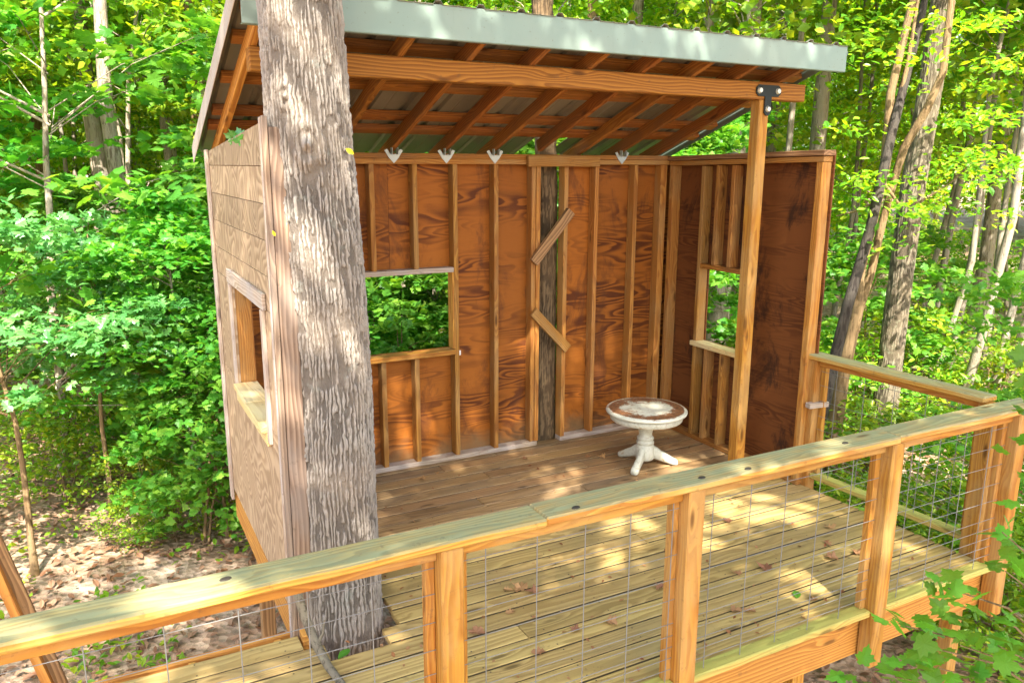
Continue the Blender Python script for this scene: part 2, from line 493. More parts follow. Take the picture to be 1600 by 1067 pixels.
def xr(y): return XR1 + (y - 1.10) / (1.69 - 1.10) * (XR0 - XR1)


PW, PT = 0.0605, 0.0150
y = 1.1075
row = 0
TX, TY, TR = 0.42, 1.62, 0.098               # hole round the trunk
while y + PW < 2.47:
    yc = y + PW / 2
    left = -0.75 if yc + PW / 2 < 1.645 else 0.352
    right = xr(yc) if yc < 1.69 else 1.93
    segs = [(left, right)]
    if abs(yc - TY) < TR + PW / 2:
        dx = math.sqrt(max(0.0, (TR + 0.012) ** 2 - max(0.0, abs(yc - TY) - PW / 2) ** 2))
        segs = [(left, TX - dx), (TX + dx, right)]
    out = []
    for a, b in segs:
        if b - a < 0.04: continue
        cut = a + (0.62 + 0.45 * ((row * 7) % 5) / 4) * 1.0
        if row % 3 == 1: cut += 0.55
        if a + 0.2 < cut < b - 0.2 and b - a > 1.2: out += [(a, cut - 0.0008), (cut + 0.0008, b)]
        else: out.append((a, b))
    for a, b in out:
        tilt = random.uniform(-0.006, 0.006)
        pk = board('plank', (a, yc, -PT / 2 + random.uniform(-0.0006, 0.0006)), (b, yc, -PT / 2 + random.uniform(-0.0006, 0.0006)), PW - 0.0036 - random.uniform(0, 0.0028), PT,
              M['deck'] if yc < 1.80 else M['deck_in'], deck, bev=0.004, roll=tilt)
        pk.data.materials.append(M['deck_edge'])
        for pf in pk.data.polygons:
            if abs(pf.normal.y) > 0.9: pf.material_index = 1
    y += PW; row += 1
JB = -PT - 0.001
# joists, rim boards, posts to the ground
board('rim_joist', (-0.75, 1.0985, -0.062), (2.0, 1.0985, -0.062), 0.0163, 0.098, M['joist'], deck)
board('rim_joist', (XR1 - 0.012, 1.108, -0.062), (XR0 - 0.012, 1.69, -0.062), 0.0163, 0.098, M['joist'], deck)
board('rim_joist', (0.326, 1.56, -0.028), (0.326, 2.44, -0.028), 0.0163, 0.082, M['joist'], deck)
board('rim_joist', (-0.75, 1.63, -0.062), (0.31, 1.63, -0.062), 0.0163, 0.098, M['joist'], deck)
board('rim_joist', (0.335, 2.455, -0.062), (1.96, 2.455, -0.062), 0.0163, 0.098, M['joist'], deck)
for x in np.arange(-0.6, 1.95, 0.175):
    if abs(x - TX) < 0.13: continue
    board('joist', (x, 1.107, JB - 0.04), (x, (1.62 if x < 0.33 else 2.446), JB - 0.04), 0.0163, 0.08, M['joist'], deck)
for (x, y_) in ((-0.55, 1.15), (0.62, 1.15), (1.35, 1.15), (1.94, 1.15), (0.352, 2.20), (1.2, 2.40), (1.9, 2.40), (1.9, 1.75), (-0.5, 1.57)):
    board('support_post', (x, y_, -0.72), (x, y_, -0.092), 0.0382, 0.0382, M['oldpost'] if x < 0.4 else M['post'], deck, up=(0, 1, 0))
bm = bmesh.new()
for yr in np.arange(1.1075 + PW / 2, 2.44, PW):
    for x in np.arange(-0.6, 1.95, 0.175):
        if abs(x - TX) < 0.13 or (x < 0.36 and yr > 1.62): continue
        for dy in (-0.019, 0.019):
            bmesh.ops.create_circle(bm, cap_ends=True, segments=6, radius=0.0048, matrix=Matrix.Translation(((x + random.uniform(-.004, .004)) * S, (yr + dy + random.uniform(-.002, .002)) * S, 0.0022)))
so = mesh_obj('screw_heads', bm_mesh('screw_heads', bm), plain('rusty_screw', (0.06, 0.045, 0.03), 0.6, 0.3), deck, Matrix())
so['kind'] = 'stuff'

# ------------------------------------------------------------------ railings
ZC = 0.417                                    # underside of the cap
front = empty('railing', Vector((0.95 * S, 1.07 * S, 0)), 'long timber and wire mesh railing along the open edge of the deck', 'railing')
POSTS = (-0.33, 0.4505, 0.942, 1.502, 1.962)
for i, x in enumerate(POSTS):
    board('post', (x, 1.0675, -0.125), (x, 1.0675, ZC), 0.0385, 0.0385, M['post'], front, up=(0, -1, 0), bev=0.006)
KNOTS = ((0.684, 1.0615), (0.964, 1.066), (1.073, 1.060), (1.36, 1.075), (0.12, 1.085))
caps = [(-0.75, 0.62), (0.6205, 1.502), (1.5025, 2.035)]
for a, b in caps:
    board('rail_cap', (a, 1.0815, ZC + 0.008), (b, 1.0815 - 0.004, ZC + 0.008), 0.066, 0.0163, M['cap'], front, bev=0.008)
km = plain('knot_wood', (0.035, 0.025, 0.015), 0.7)
for kx, ky in KNOTS:
    bm = bmesh.new()
    bmesh.ops.create_cone(bm, cap_ends=True, segments=14, radius1=0.017, radius2=0.014, depth=0.004)
    mesh_obj('knot', bm_mesh('knot', bm), km, front, Matrix.Translation((kx * S, ky * S, (ZC + 0.0163) * S + 0.0008)) @ Matrix.Rotation(0.2, 4, 'Z') @ Matrix.Diagonal((1.25, 0.8, 1, 1)))
HW = (0.378, 0.332, 0.283, 0.234, 0.190, 0.140, 0.113, 0.088, 0.064, 0.040)


def wire(a, b, parent, r=0.0022):
    a = Vector(a) * S; b = Vector(b) * S
    d = b - a; L = d.length
    bm = bmesh.new()
    bmesh.ops.create_cone(bm, cap_ends=True, segments=6, radius1=r, radius2=r, depth=L)
    mesh_obj('wire', bm_mesh('wire', bm, False), M['wire'], parent, Matrix.Translation((a + b) / 2) @ d.to_track_quat('Z', 'Y').to_matrix().to_4x4())


def bay(x0, x1, y0, y1, parent, first, end_trim=True, zb=0.008):
    """infill between two posts: line from (x0,y0) to (x1,y1)"""
    d = Vector((x1 - x0, y1 - y0, 0)); L = d.length; d.normalize(); n = Vector((-d.y, d.x, 0))
    A = Vector((x0, y0, 0))

    def at(s, z, o=0.0): return A + d * s + n * o + Vector((0, 0, z))
    board('top_rail', at(0.0, ZC - 0.0115, 0.004), at(L, ZC - 0.0115, 0.004), 0.0163, 0.0225, M['post'], parent)
    board('bottom_rail', at(0.0, zb, 0.008), at(L, zb, 0.008), 0.036, 0.0163, M['mossy'], parent, bev=0.006)
    if end_trim:
        for s in (0.0085, L - 0.0085):
            board('trim_strip', at(s, zb + 0.0085, 0.014), at(s, ZC - 0.0235, 0.014), 0.0163, 0.0163, M['post'], parent, up=n)
    s = first
    while s < L - 0.015:
        wire(at(s, zb + 0.009, 0.003), at(s, ZC - 0.024, 0.003), parent); s += 0.0968
    for z in HW:
        if z < zb + 0.02: continue
        wire(at(0.001, z + random.uniform(-.001, .001), 0.0053), at(L - 0.001, z + random.uniform(-.001, .001), 0.0053), parent, r=0.0017)


hp = 0.0195
for i in range(4):
    x0, x1 = POSTS[i] + hp, POSTS[i + 1] - hp
    bay(x0, x1, 1.0700, 1.0700, front, (0.519 - 0.0968 * 20 - x0) % 0.0968)
side = empty('railing', Vector((2.0 * S, 1.4 * S, 0)), 'short timber and wire mesh railing between the shed wall and the deck corner', 'railing')
sp0 = Vector((1.966, 1.6895, 0)); sp1 = Vector((1.985, 1.150, 0))
sd = (sp1 - sp0).normalized()
for p in (sp0, sp1):
    board('post', (p.x, p.y, -0.12), (p.x, p.y, ZC - 0.002), 0.0385, 0.0385, M['post'], side, up=(0, -1, 0), bev=0.006)
e0 = sp0 - sd * 0.02; e1 = sp1 - sd * 0.0
board('rail_cap', (e0.x, e0.y, ZC + 0.0065), (e1.x, e1.y, ZC + 0.0065), 0.060, 0.0163, M['cap'], side, bev=0.008)
b0 = sp0 + sd * 0.0195; b1 = sp1 - sd * 0.0195
bay(b0.x, b1.x, b0.y, b1.y, side, 0.06, zb=0.036)
board('cross_block', (1.925, 1.672, 0.272), (1.998, 1.662, 0.272), 0.022, 0.0163, M['trim'], side)

# ------------------------------------------------------------------ shed
shed = empty('shed', Vector((1.1 * S, 2.0 * S, 0)), 'open fronted timber shed with plywood walls and a sloping metal roof', 'shed')
ST = 0.0163; SD = 0.0382                      # stud thickness and depth
YB = 2.40                                     # face of the back wall studs
HB = 1.003                                    # underside of the back top plate


def sheets(name, rects, ax, lo, hi, mat, parent):
    """flat panels; rects in (u0,u1,z0,z1); ax = axis of thickness"""
    bm = bmesh.new()
    for u0, u1, z0, z1 in rects:
        a = [0, 0, 0]; b = [0, 0, 0]
        ua = 1 - ax
        a[ua], b[ua] = u0 * S, u1 * S; a[ax], b[ax] = lo * S, hi * S; a[2], b[2] = z0 * S, z1 * S
        add_box(bm, a, b)
    return mesh_obj(name, bm_mesh(name, bm), mat, parent, Matrix())


def stud(x, z0, z1, parent, y=YB, mat=None):
    board('stud', (x + ST / 2, y + SD / 2, z0), (x + ST / 2, y + SD / 2, z1), ST, SD, mat or M['stud'], parent, up=(0, -1, 0))


# back wall: sheathing with a window hole and an open slot where a tree stands
WX0, WX1, WZ0, WZ1 = 0.60, 1.050, 0.395, 0.655
bw = sheets('wall', [(0.318, WX0 - .001, 0.0, 1.03), (WX0, WX1, 0.0, WZ0), (WX0, 0.842, WZ1, 1.03), (0.843, WX1, WZ1, 1.03), (WX1 + .001, 1.207, 0.0, 1.03), (1.208, 1.372, 0.0, 1.03),
                     (1.474, 1.608, 0.0, 1.03), (1.609, 1.985, 0.0, 1.03)], 1, YB + SD + 0.0012, YB + SD + 0.0065, M['ply_in'], shed)
tag(bw, 'rear plywood wall with exposed studs, a window hole and an open slot')
for x in (0.36, 0.475, 0.583, 1.0495, 1.198, 1.360, 1.471, 1.598, 1.768):
    stud(x, 0.0167, HB - 0.0004, bw)
stud(1.3435, 0.0167, HB - 0.0004, bw, y=YB + 0.004)
for x in (0.635, 0.770, 0.911):
    stud(x, WZ1 + 0.0173, HB - 0.0004, bw)
for x in (0.700, 0.79, 0.905):
    stud(x, 0.0167, WZ0 - 0.0173, bw)
board('corner_post', (1.888 + 0.014, YB + SD / 2, 0.0167), (1.888 + 0.014, YB + SD / 2, HB - 0.0004), 0.028, SD, M['stud'], bw, up=(0, -1, 0))
board('window_header', (0.6, YB + SD / 2, WZ1 + 0.0085), (WX1 - .001, YB + SD / 2, WZ1 + 0.0085), SD, ST, M['trim'], bw)
board('window_sill', (0.6, YB + SD / 2 - 0.006, WZ0 - 0.0085), (WX1 - .001, YB + SD / 2 - 0.006, WZ0 - 0.0085), SD + 0.012, ST, M['post'], bw)
board('window_jamb', (WX1 - 0.0035, YB + SD / 2 + .001, WZ0 + 0.0005), (WX1 - 0.0035, YB + SD / 2 + .001, WZ1 - 0.0005), 0.006, SD, M['joist'], bw, up=(0, -1, 0))
for a, b in ((0.335, 1.372), (1.47, 1.925)):
    board('sole_plate', (a, YB + SD / 2, 0.0084), (b, YB + SD / 2, 0.0084), SD, ST, M['trim'], bw)
board('top_plate', (0.335, YB + SD / 2, HB + ST / 2), (1.358, YB + SD / 2, HB + ST / 2), SD, ST, M['stud'], bw)
board('top_plate', (1.47, YB + SD / 2, HB + ST / 2), (1.925, YB + SD / 2, HB + ST / 2), SD, ST, M['stud'], bw)
board('top_plate', (0.335, YB + SD / 2, HB + ST * 1.5 + .0005), (1.93, YB + SD / 2, HB + ST * 1.5 + .0005), SD, ST, M['rafter'], bw)
board('bridging_board', (1.318, YB - 0.010, 1.014), (1.605, YB - 0.010, 1.014), 0.0175, 0.036, M['stud'], bw)
board('diagonal_brace', (1.345, YB - 0.009, 0.672), (1.493, YB - 0.009, 0.845), 0.0163, 0.034, M['oldpost'], bw, up=(1, 0, -0.8))
board('diagonal_brace', (1.345, YB - 0.009, 0.500), (1.489, YB - 0.009, 0.352), 0.0163, 0.034, M['stud'], bw, up=(1, 0, 0.9))
# plastic tag on the sheathing
tg = board('outlet_tag', (1.0815, YB + SD - 0.0004, 0.362), (1.0815, YB + SD - 0.0004, 0.379), 0.0125, 0.003, plain('white_plastic', (0.75, 0.75, 0.72), 0.4), bw, up=(0, -1, 0))

# right wall
XW = 1.925
RY0, RY1 = 1.985, 2.20
rw = sheets('wall', [(2.2005, 2.437, 0.0, 1.035), (RY0, 2.2, 0.0, 0.374), (RY0, 2.2, 0.642, 1.037), (1.685, RY0 - .001, 0.0, 1.04)], 0, XW + SD + 0.0012, XW + SD + 0.0065, M['ply_dark'], shed)
tag(rw, 'dark plywood side wall with a small window hole')


def rstud(y_, z0, z1, mat=None, th=ST):
    board('stud', (XW + SD / 2, y_, z0), (XW + SD / 2, y_, z1), th, SD, mat or M['stud'], rw, up=(-1, 0, 0))


rstud(2.385, 0.0167, 1.0, th=0.022)
rstud(2.212, 0.0167, 1.0)
for yy in (2.138, 2.062): rstud(yy, 0.6595, 1.003)
for yy in (2.150, 2.068): rstud(yy, 0.0167, 0.3565)
rstud(1.976, 0.0167, 1.004)
rstud(1.704, 0.0167, 1.0125, M['post'], th=0.0225)
board('sole_plate', (XW + SD / 2, 1.69, 0.0084), (XW + SD / 2, YB - .001, 0.0084), SD, ST, M['stud'], rw)
board('top_plate', (XW + SD / 2, 1.69, 1.0215), (XW + SD / 2, YB - .001, 1.0085), SD, ST, M['stud'], rw)
board('top_plate', (XW + SD / 2 - 0.004, 1.682, 1.0395), (XW + SD / 2 - 0.004, 2.44, 1.0255), SD + 0.012, ST, M['oldpost'], rw)
board('window_header', (XW + SD / 2, 1.985, 0.651), (XW + SD / 2, 2.203, 0.651), SD, ST, M['rafter'], rw)
board('window_sill', (XW + SD / 2 - 0.005, 1.985, 0.3655), (XW + SD / 2 - 0.005, 2.225, 0.3655), SD + 0.012, ST, M['yellow'], rw)

# left wall, seen from outside: grooved siding
XL = 0.312
LY0, LY1, LZ0, LZ1 = 1.745, 2.150, 0.432, 0.700
bm = bmesh.new()


def sid(y0, y1, z0, z1): add_box(bm, (XL * S, y0 * S, z0 * S), ((XL + 0.0052) * S, y1 * S, z1 * S))


zz = 0.0
def top_at(y_): return 1.036 + (2.43 - y_) / (2.43 - 1.6) * 0.022
for z0, z1 in ((0.035, 0.43),):
    sid(1.60, 2.432, z0, z1)
sid(1.60, LY0, 0.432, 0.70); sid(LY1, 2.432, 0.432, 0.70)
g = 0.702
while g < 1.02:
    g2 = min(g + 0.074, 1.036)
    sid(1.60, 2.432, g, g2 - 0.0016)
    g = g2
bm.verts.ensure_lookup_table()
for v_ in bm.verts:                            # the top edge climbs a little towards the open front
    if v_.co.z > 1.03 * S and v_.co.y < 1.7 * S: v_.co.z = 1.082 * S
lw = mesh_obj('wall', bm_mesh('wall', bm), M['ply_out'], shed, Matrix())
tag(lw, 'weathered grey brown siding wall with a square window hole beside the trunk')
board('backing', (XL + 0.0065, 2.03, 0.712), (XL + 0.0065, 2.03, 1.0315), 0.0022, 0.79, M['oldpost'], lw, up=(0, 1, 0), bev=0)


def lstud(y_, z0, z1): board('stud', (XL + 0.0085 + SD / 2, y_, z0), (XL + 0.0085 + SD / 2, y_, z1), ST, SD, M['stud'], lw, up=(-1, 0, 0))


for yy in (2.385, 2.161, 1.735, 1.612): lstud(yy, 0.0165, 1.0)
for yy in (2.03, 1.9): lstud(yy, 0.0165, 0.415); lstud(yy, 0.719, 1.0)
board('sole_plate', (XL + 0.0085 + SD / 2, 1.60, 0.008), (XL + 0.0085 + SD / 2, YB - .002, 0.008), SD, ST, M['stud'], lw)
board('top_plate', (XL + 0.0085 + SD / 2, 1.60, 1.0265), (XL + 0.0085 + SD / 2, YB - .002, 1.0085), SD, ST, M['stud'], lw)
board('corner_trim', (XL - 0.0045, 2.418, 0.0), (XL - 0.0045, 2.418, 1.040), 0.032, 0.008, M['trim'], lw, up=(-1, 0, 0))
board('corner_trim', (XL - 0.0045, 1.616, -0.05), (XL - 0.0045, 1.611, 1.088), 0.012, 0.008, M['trim'], lw, up=(-1, 0, 0))
board('corner_trim', (XL - 0.0015, 1.5985, -0.05), (XL - 0.0015, 1.5985, 1.090), 0.013, 0.011, M['brown'], lw, up=(-1, 0, 0))
board('corner_trim', (XL + 0.023, 1.5965, -0.02), (XL + 0.023, 1.5965, 1.07), 0.014, 0.036, M['brown'], lw, up=(-1, 0, 0))
board('window_trim', (XL - 0.005, LY0 - 0.05, LZ1 + 0.018), (XL - 0.005, LY1 + 0.026, LZ1 + 0.018), 0.008, 0.036, M['trim'], lw)
board('window_trim', (XL - 0.004, LY1 + 0.013, LZ0 - 0.02), (XL - 0.004, LY1 + 0.013, LZ1 - 0.003), 0.020, 0.008, M['trim'], lw, up=(-1, 0, 0))
board('window_trim', (XL - 0.004, LY0 - 0.018, LZ0 - 0.035), (XL - 0.004, LY0 - 0.018, LZ1 - 0.003), 0.024, 0.008, M['trim'], lw, up=(-1, 0, 0))
board('window_jamb', (XL + 0.022, LY1 + 0.004, LZ0 + 0.001), (XL + 0.022, LY1 + 0.004, LZ1 - 0.001), 0.004, 0.045, M['stud'], lw, up=(1, 0, 0))
board('window_sill', (XL + 0.016, 1.955, LZ0 - 0.0075), (XL + 0.016, LY1 - 0.001, LZ0 - 0.0075), 0.062, 0.014, M['yellow'], lw)
board('window_sill', (XL + 0.012, LY0 + 0.001, LZ0 - 0.0085), (XL + 0.012, 1.953, LZ0 - 0.0085), 0.062, 0.0155, M['yellow'], lw)
board('sill_apron', (XL - 0.004, LY0 - 0.005, LZ0 - 0.032), (XL - 0.004, LY1 + 0.0, LZ0 - 0.032), 0.008, 0.030, M['yellow'], lw)

# front post, beam and T bracket
board('beam', (0.335, 1.855, 1.2205), (1.985, 1.855, 1.2185), 0.040, 0.050, M['beam'], shed, bev=0.005)
board('front_post', (1.821, 1.856, 0.0005), (1.821, 1.856, 1.1945), 0.0385, 0.0385, M['post'], shed, up=(0, -1, 0), bev=0.006)
board('front_post', (0.44, 1.875, 0.0005), (0.44, 1.875, 1.1955), 0.0385, 0.0385, M['post'], shed, up=(0, -1, 0), bev=0.006)
bm = bmesh.new()
cxx, czz = 1.829 * S, 1.219 * S


def plate(bm, pts, y0, y1):
    a = [bm.verts.new((x, y0, z)) for x, z in pts]; b = [bm.verts.new((x, y1, z)) for x, z in pts]
    bm.faces.new(a); bm.faces.new(b[::-1]); n = len(pts)
    for i in range(n): bm.faces.new((a[i], b[i], b[(i + 1) % n], a[(i + 1) % n]))


hw, hh, sw, sl = 0.115, 0.038, 0.030, 0.165
tp = [(-hw, -0.016), (-hw, 0.016), (-hw + 0.022, hh), (hw - 0.022, hh), (hw, 0.016), (hw, -0.016), (hw - 0.022, -hh), (sw, -hh), (sw, -sl + 0.02), (sw - 0.016, -sl), (-sw + 0.016, -sl), (-sw, -sl + 0.02), (-sw, -hh), (-hw + 0.022, -hh)]
yb = (1.835 - 0.0008) * S
plate(bm, [(cxx + x, czz + z) for x, z in tp], yb - 0.008, yb)
br = mesh_obj('bracket', bm_mesh('bracket', bm), M['bracket'], shed, Matrix())
tag(br, 'black T shaped steel bracket with three pale bolts')
for x, z in ((-hw + 0.03, 0.0), (hw - 0.03, 0.0), (0.0, -sl + 0.042)):
    bm = bmesh.new()
    bmesh.ops.create_cone(bm, cap_ends=True, segments=16, radius1=0.021, radius2=0.015, depth=0.014)
    mesh_obj('bolt', bm_mesh('bolt', bm), M['bolt'], br, Matrix.Translation((cxx + x, yb - 0.0155, czz + z)) @ Matrix.Rotation(rad(90), 4, 'X'))

# roof
SL = 0.355


def rb(y_): return 1.047 + SL * (2.40 - y_)    # underside of the rafters


YF, YE = 1.735, 2.60
cs = math.cos(math.atan(SL))
# roof sheets (the roof part itself is the first sheet's neighbour: the metal covering)
ridge_sp = 0.1045
off_m = 0.0382 / cs + 0.0163 / cs + 0.0008


def roof_sheet(name, x0, x1, y0, y1, parent):
    prof = []
    k = math.floor(x0 / ridge_sp) - 1
    xs = [x0]
    ev = []
    while k * ridge_sp < x1 + 0.1:
        c = 0.7255 + (k - 7) * ridge_sp + 0.0
        for dx, dz in ((-0.0115, 0), (-0.006, 0.0085), (0.006, 0.0085), (0.0115, 0)): ev.append((c + dx, dz))
        ev.append((c + 0.045, 0.0)); ev.append((c + 0.049, 0.0016)); ev.append((c + 0.053, 0.0)); k += 1
    prof = [(x0, 0.0)] + [e for e in ev if x0 + 0.001 < e[0] < x1 - 0.001] + [(x1, 0.0)]
    th = 0.0007
    V = []; F = []
    n = len(prof)
    ys = np.linspace(y0, y1, 5)
    for layer in (0, 1):
        for y_ in ys:
            for x, dz in prof:
                V.append((x * S, y_ * S, (rb(y_) + off_m + dz + layer * th) * S))
    m = len(ys)
    for layer in (0, 1):
        for j in range(m - 1):
            for i in range(n - 1):
                a = layer * n * m + j * n + i
                q = (a, a + 1, a + n + 1, a + n)
                F.append(q if layer else q[::-1])
    o = n * m
    for i in range(n - 1):
        F.append((i, i + 1, i + 1 + o, i + o)); a = (m - 1) * n + i; F.append((a + 1, a, a + o, a + 1 + o))
    for j in range(m - 1):
        a = j * n; F.append((a + n, a, a + o, a + n + o)); b = a + n - 1; F.append((b, b + n, b + n + o, b + o))
    return mesh_obj(name, np_mesh(name, V, np.array(F)), M['roof'], parent, Matrix())


roof = roof_sheet('roof', 0.296, 0.700, YF - 0.008, YE, shed)
tag(roof, 'sloping ribbed metal roof on exposed rafters and purlins')
roof_sheet('roof_sheet', 0.7005, 1.058, YF - 0.008, YE, roof)
roof_sheet('roof_sheet', 1.0585, 1.372, YF - 0.008, YE, roof)
roof_sheet('roof_sheet', 1.3725, 1.500, YF - 0.008, 2.372, roof)
roof_sheet('roof_sheet', 1.5005, 1.78, YF - 0.008, YE, roof)
roof_sheet('roof_sheet', 1.7805, 2.028, YF - 0.008, YE, roof)
for i, x in enumerate((0.344, 0.500, 0.676, 0.851, 1.027, 1.2, 1.372, 1.545, 1.708, 1.885)):
    ya, yb_ = YF + 0.008, (2.52 if abs(x - 1.42) > 0.1 else 2.41)
    h = 0.0382 / cs / 2
    r = board('rafter', (x, ya, rb(ya) + h), (x, yb_, rb(yb_) + h), ST, 0.0382, M['rafter'], roof)
    if i == 0: r.data.materials[0] = M['joist']
    if i in (1, 2, 3, 4, 5, 8):
        bm = bmesh.new()
        Z = 1.032
        pts = [(-0.030, 0.012), (-0.021, 0.016), (-0.013, 0.004), (0, -0.001), (0.013, 0.004), (0.021, 0.016), (0.030, 0.012), (0.016, -0.010), (0.0, -0.027), (-0.016, -0.010)]
        plate(bm, [((x + px_) * S, (Z + pz) * S) for px_, pz in pts], (YB - 0.0028) * S, (YB - 0.0008) * S)
        for sgn in (-1, 1):
            xa = (x + sgn * (ST / 2 + 0.0006)) * S
            add_box(bm, (min(xa, xa + sgn * 0.002), (YB - 0.018) * S, (Z - 0.001) * S), (max(xa, xa + sgn * 0.002), (YB - 0.0008) * S, (Z + 0.020) * S))
        mesh_obj('rafter_tie', bm_mesh('rafter_tie', bm), M['zinc'], roof, Matrix())
for y_, xe in ((1.768, 2.02), (1.905, 2.02), (2.092, 2.02), (2.276, 2.02), (2.372, 2.02)):
    h = (0.0382 + 0.0163 / 2) / cs
    a, b = 0.312, xe
    spans = [(a, b)] if y_ < 2.4 else [(a, 1.36), (1.50, b)]
    for a, b in spans:
        board('purlin', (a, y_, rb(y_) + h), (b, y_, rb(y_) + h), 0.0382, ST, M['rafter'], roof, up=(0, SL, 1))
# metal fascia and side flashings
fb = board('fascia', (0.306, YF - 0.003, 1.3095), (2.030, YF - 0.003, 1.3095), 0.003, 0.0715, M['fascia'], roof, bev=0.0015)
board('fascia_lip', (0.306, YF + 0.004, 1.2735), (2.030, YF + 0.004, 1.2735), 0.013, 0.0016, M['fascia'], roof, bev=0)
h = off_m - 0.008
board('rake_trim', (0.2935, YF - 0.004, rb(YF - 0.004) + h), (0.2935, YE, rb(YE) + h), 0.002, 0.05, M['trim'], roof)
board('rake_trim', (2.0305, YF - 0.004, rb(YF - 0.004) + h), (2.0305, YE, rb(YE) + h), 0.002, 0.03, M['fascia'], roof)

# ------------------------------------------------------------------ table
TB = Vector((1.603 * S, 2.062 * S, 0.0))


def lathe(prof, seg=40):
    V = []; F = []
    for r, z in prof:
        for i in range(seg):
            a = 2 * math.pi * i / seg; V.append((r * math.cos(a), r * math.sin(a), z))
    for j in range(len(prof) - 1):
        for i in range(seg):
            a = j * seg + i; b = j * seg + (i + 1) % seg
            F.append((a, b, b + seg, a + seg))
    return V, F


def lathe_obj(name, prof, mat, parent, m, seg=40):
    V, F = lathe(prof, seg)
    bm = bmesh.new()
    vv = [bm.verts.new(v) for v in V]
    for f in F: bm.faces.new([vv[i] for i in f])
    n = len(prof)
    bm.faces.new(vv[:seg][::-1]); bm.faces.new(vv[(n - 1) * seg:])
    me = bm_mesh(name, bm)
    for p in me.polygons: p.use_smooth = len(p.vertices) == 4
    o = mesh_obj(name, me, mat, parent, m)
    return o


def paint_mat(name, worn):
    t = NT(name)
    v = t.coords(False)
    n1 = t.noise(v, 9.0, 6.0, 0.72, 0.6); n2 = t.noise(v, 45.0, 5.0, 0.75)
    white = t.mix(t.noise(v, 4.0, 3.0).outputs[0], (0.52, 0.52, 0.40), (0.62, 0.62, 0.51))
    c = white
    g = t.n('ShaderNodeNewGeometry')
    if worn:
        sx = t.n('ShaderNodeSeparateXYZ'); t.l(v, sx.inputs[0])
        cb = t.n('ShaderNodeCombineXYZ'); t.l(sx.outputs[0], cb.inputs[0]); t.l(sx.outputs[1], cb.inputs[1])
        rr = t.vm('LENGTH', cb.outputs[0])
        ring = t.math('MULTIPLY', t.smooth(rr, 0.15, 0.26), t.smooth(rr, 0.300, 0.280))
        f = t.math('ADD', t.math('MULTIPLY', ring, 0.24), t.math('MULTIPLY_ADD', n1.outputs[0], 0.85, t.math('MULTIPLY', n2.outputs[0], 0.62)))
        peel = t.smooth(f, 0.76, 0.88)
        sz = t.n('ShaderNodeSeparateXYZ'); t.l(g.outputs['Normal'], sz.inputs[0])
        peel = t.math('MULTIPLY', peel, t.smooth(sz.outputs[2], 0.5, 0.9))
        c = t.mix(peel, c, t.mix(t.smooth(n2.outputs[0], 0.35, 0.65), (0.09, 0.035, 0.015), (0.30, 0.14, 0.06)))
    else:
        c = t.mix(t.smooth(t.math('ADD', n1.outputs[0], t.math('MULTIPLY', n2.outputs[0], 0.4)), 0.80, 0.90), c, (0.42, 0.3, 0.16))
        c = t.mix(t.math('MULTIPLY', t.smooth(n2.outputs[0], 0.42, 0.7), 0.5), c, (0.30, 0.27, 0.18))
    t.l(c, t.b.inputs['Base Color']); t.b.inputs['Roughness'].default_value = 0.5
    t.l(t.bump(n2.outputs[0], 0.2, 0.003), t.b.inputs['Normal'])
    return t.m


M['paint'] = paint_mat('chipped_white_paint', False); M['paint_top'] = paint_mat('peeling_table_top', True)
tbl = empty('pedestal_table', TB, 'low round white pedestal table with a peeling brown top', 'table')
TM = Matrix.Translation(TB)
R_ = 0.330
R_ = 0.318
DZ = 0.036
lathe_obj('tabletop', [(R_ - 0.02, 0.402 + DZ), (R_ - 0.004, 0.408 + DZ), (R_, 0.416 + DZ), (R_ - 0.002, 0.426 + DZ), (R_ - 0.012, 0.433 + DZ), (R_ - 0.03, 0.435 + DZ), (0.02, 0.4355 + DZ)], M['paint_top'], tbl, TM, 56)
lathe_obj('apron', [(R_ - 0.050, 0.352 + DZ), (R_ - 0.042, 0.350 + DZ), (R_ - 0.036, 0.356 + DZ), (R_ - 0.034, 0.3995 + DZ), (R_ - 0.05, 0.4015 + DZ)], M['paint'], tbl, TM, 56)
lathe_obj('pedestal', [(0.0600, 0.050), (0.0696, 0.056), (0.0720, 0.062), (0.0720, 0.165), (0.0624, 0.172), (0.0600, 0.180), (0.0696, 0.186), (0.0696, 0.200), (0.0588, 0.206), (0.0564, 0.216), (0.0672, 0.223), (0.0672, 0.234), (0.0552, 0.240), (0.0516, 0.262), (0.0564, 0.292), (0.0672, 0.322), (0.0696, 0.345), (0.0588, 0.366), (0.0564, 0.378), (0.0850, 0.3865), (0.0950, 0.396)], M['paint'], tbl, TM, 32)
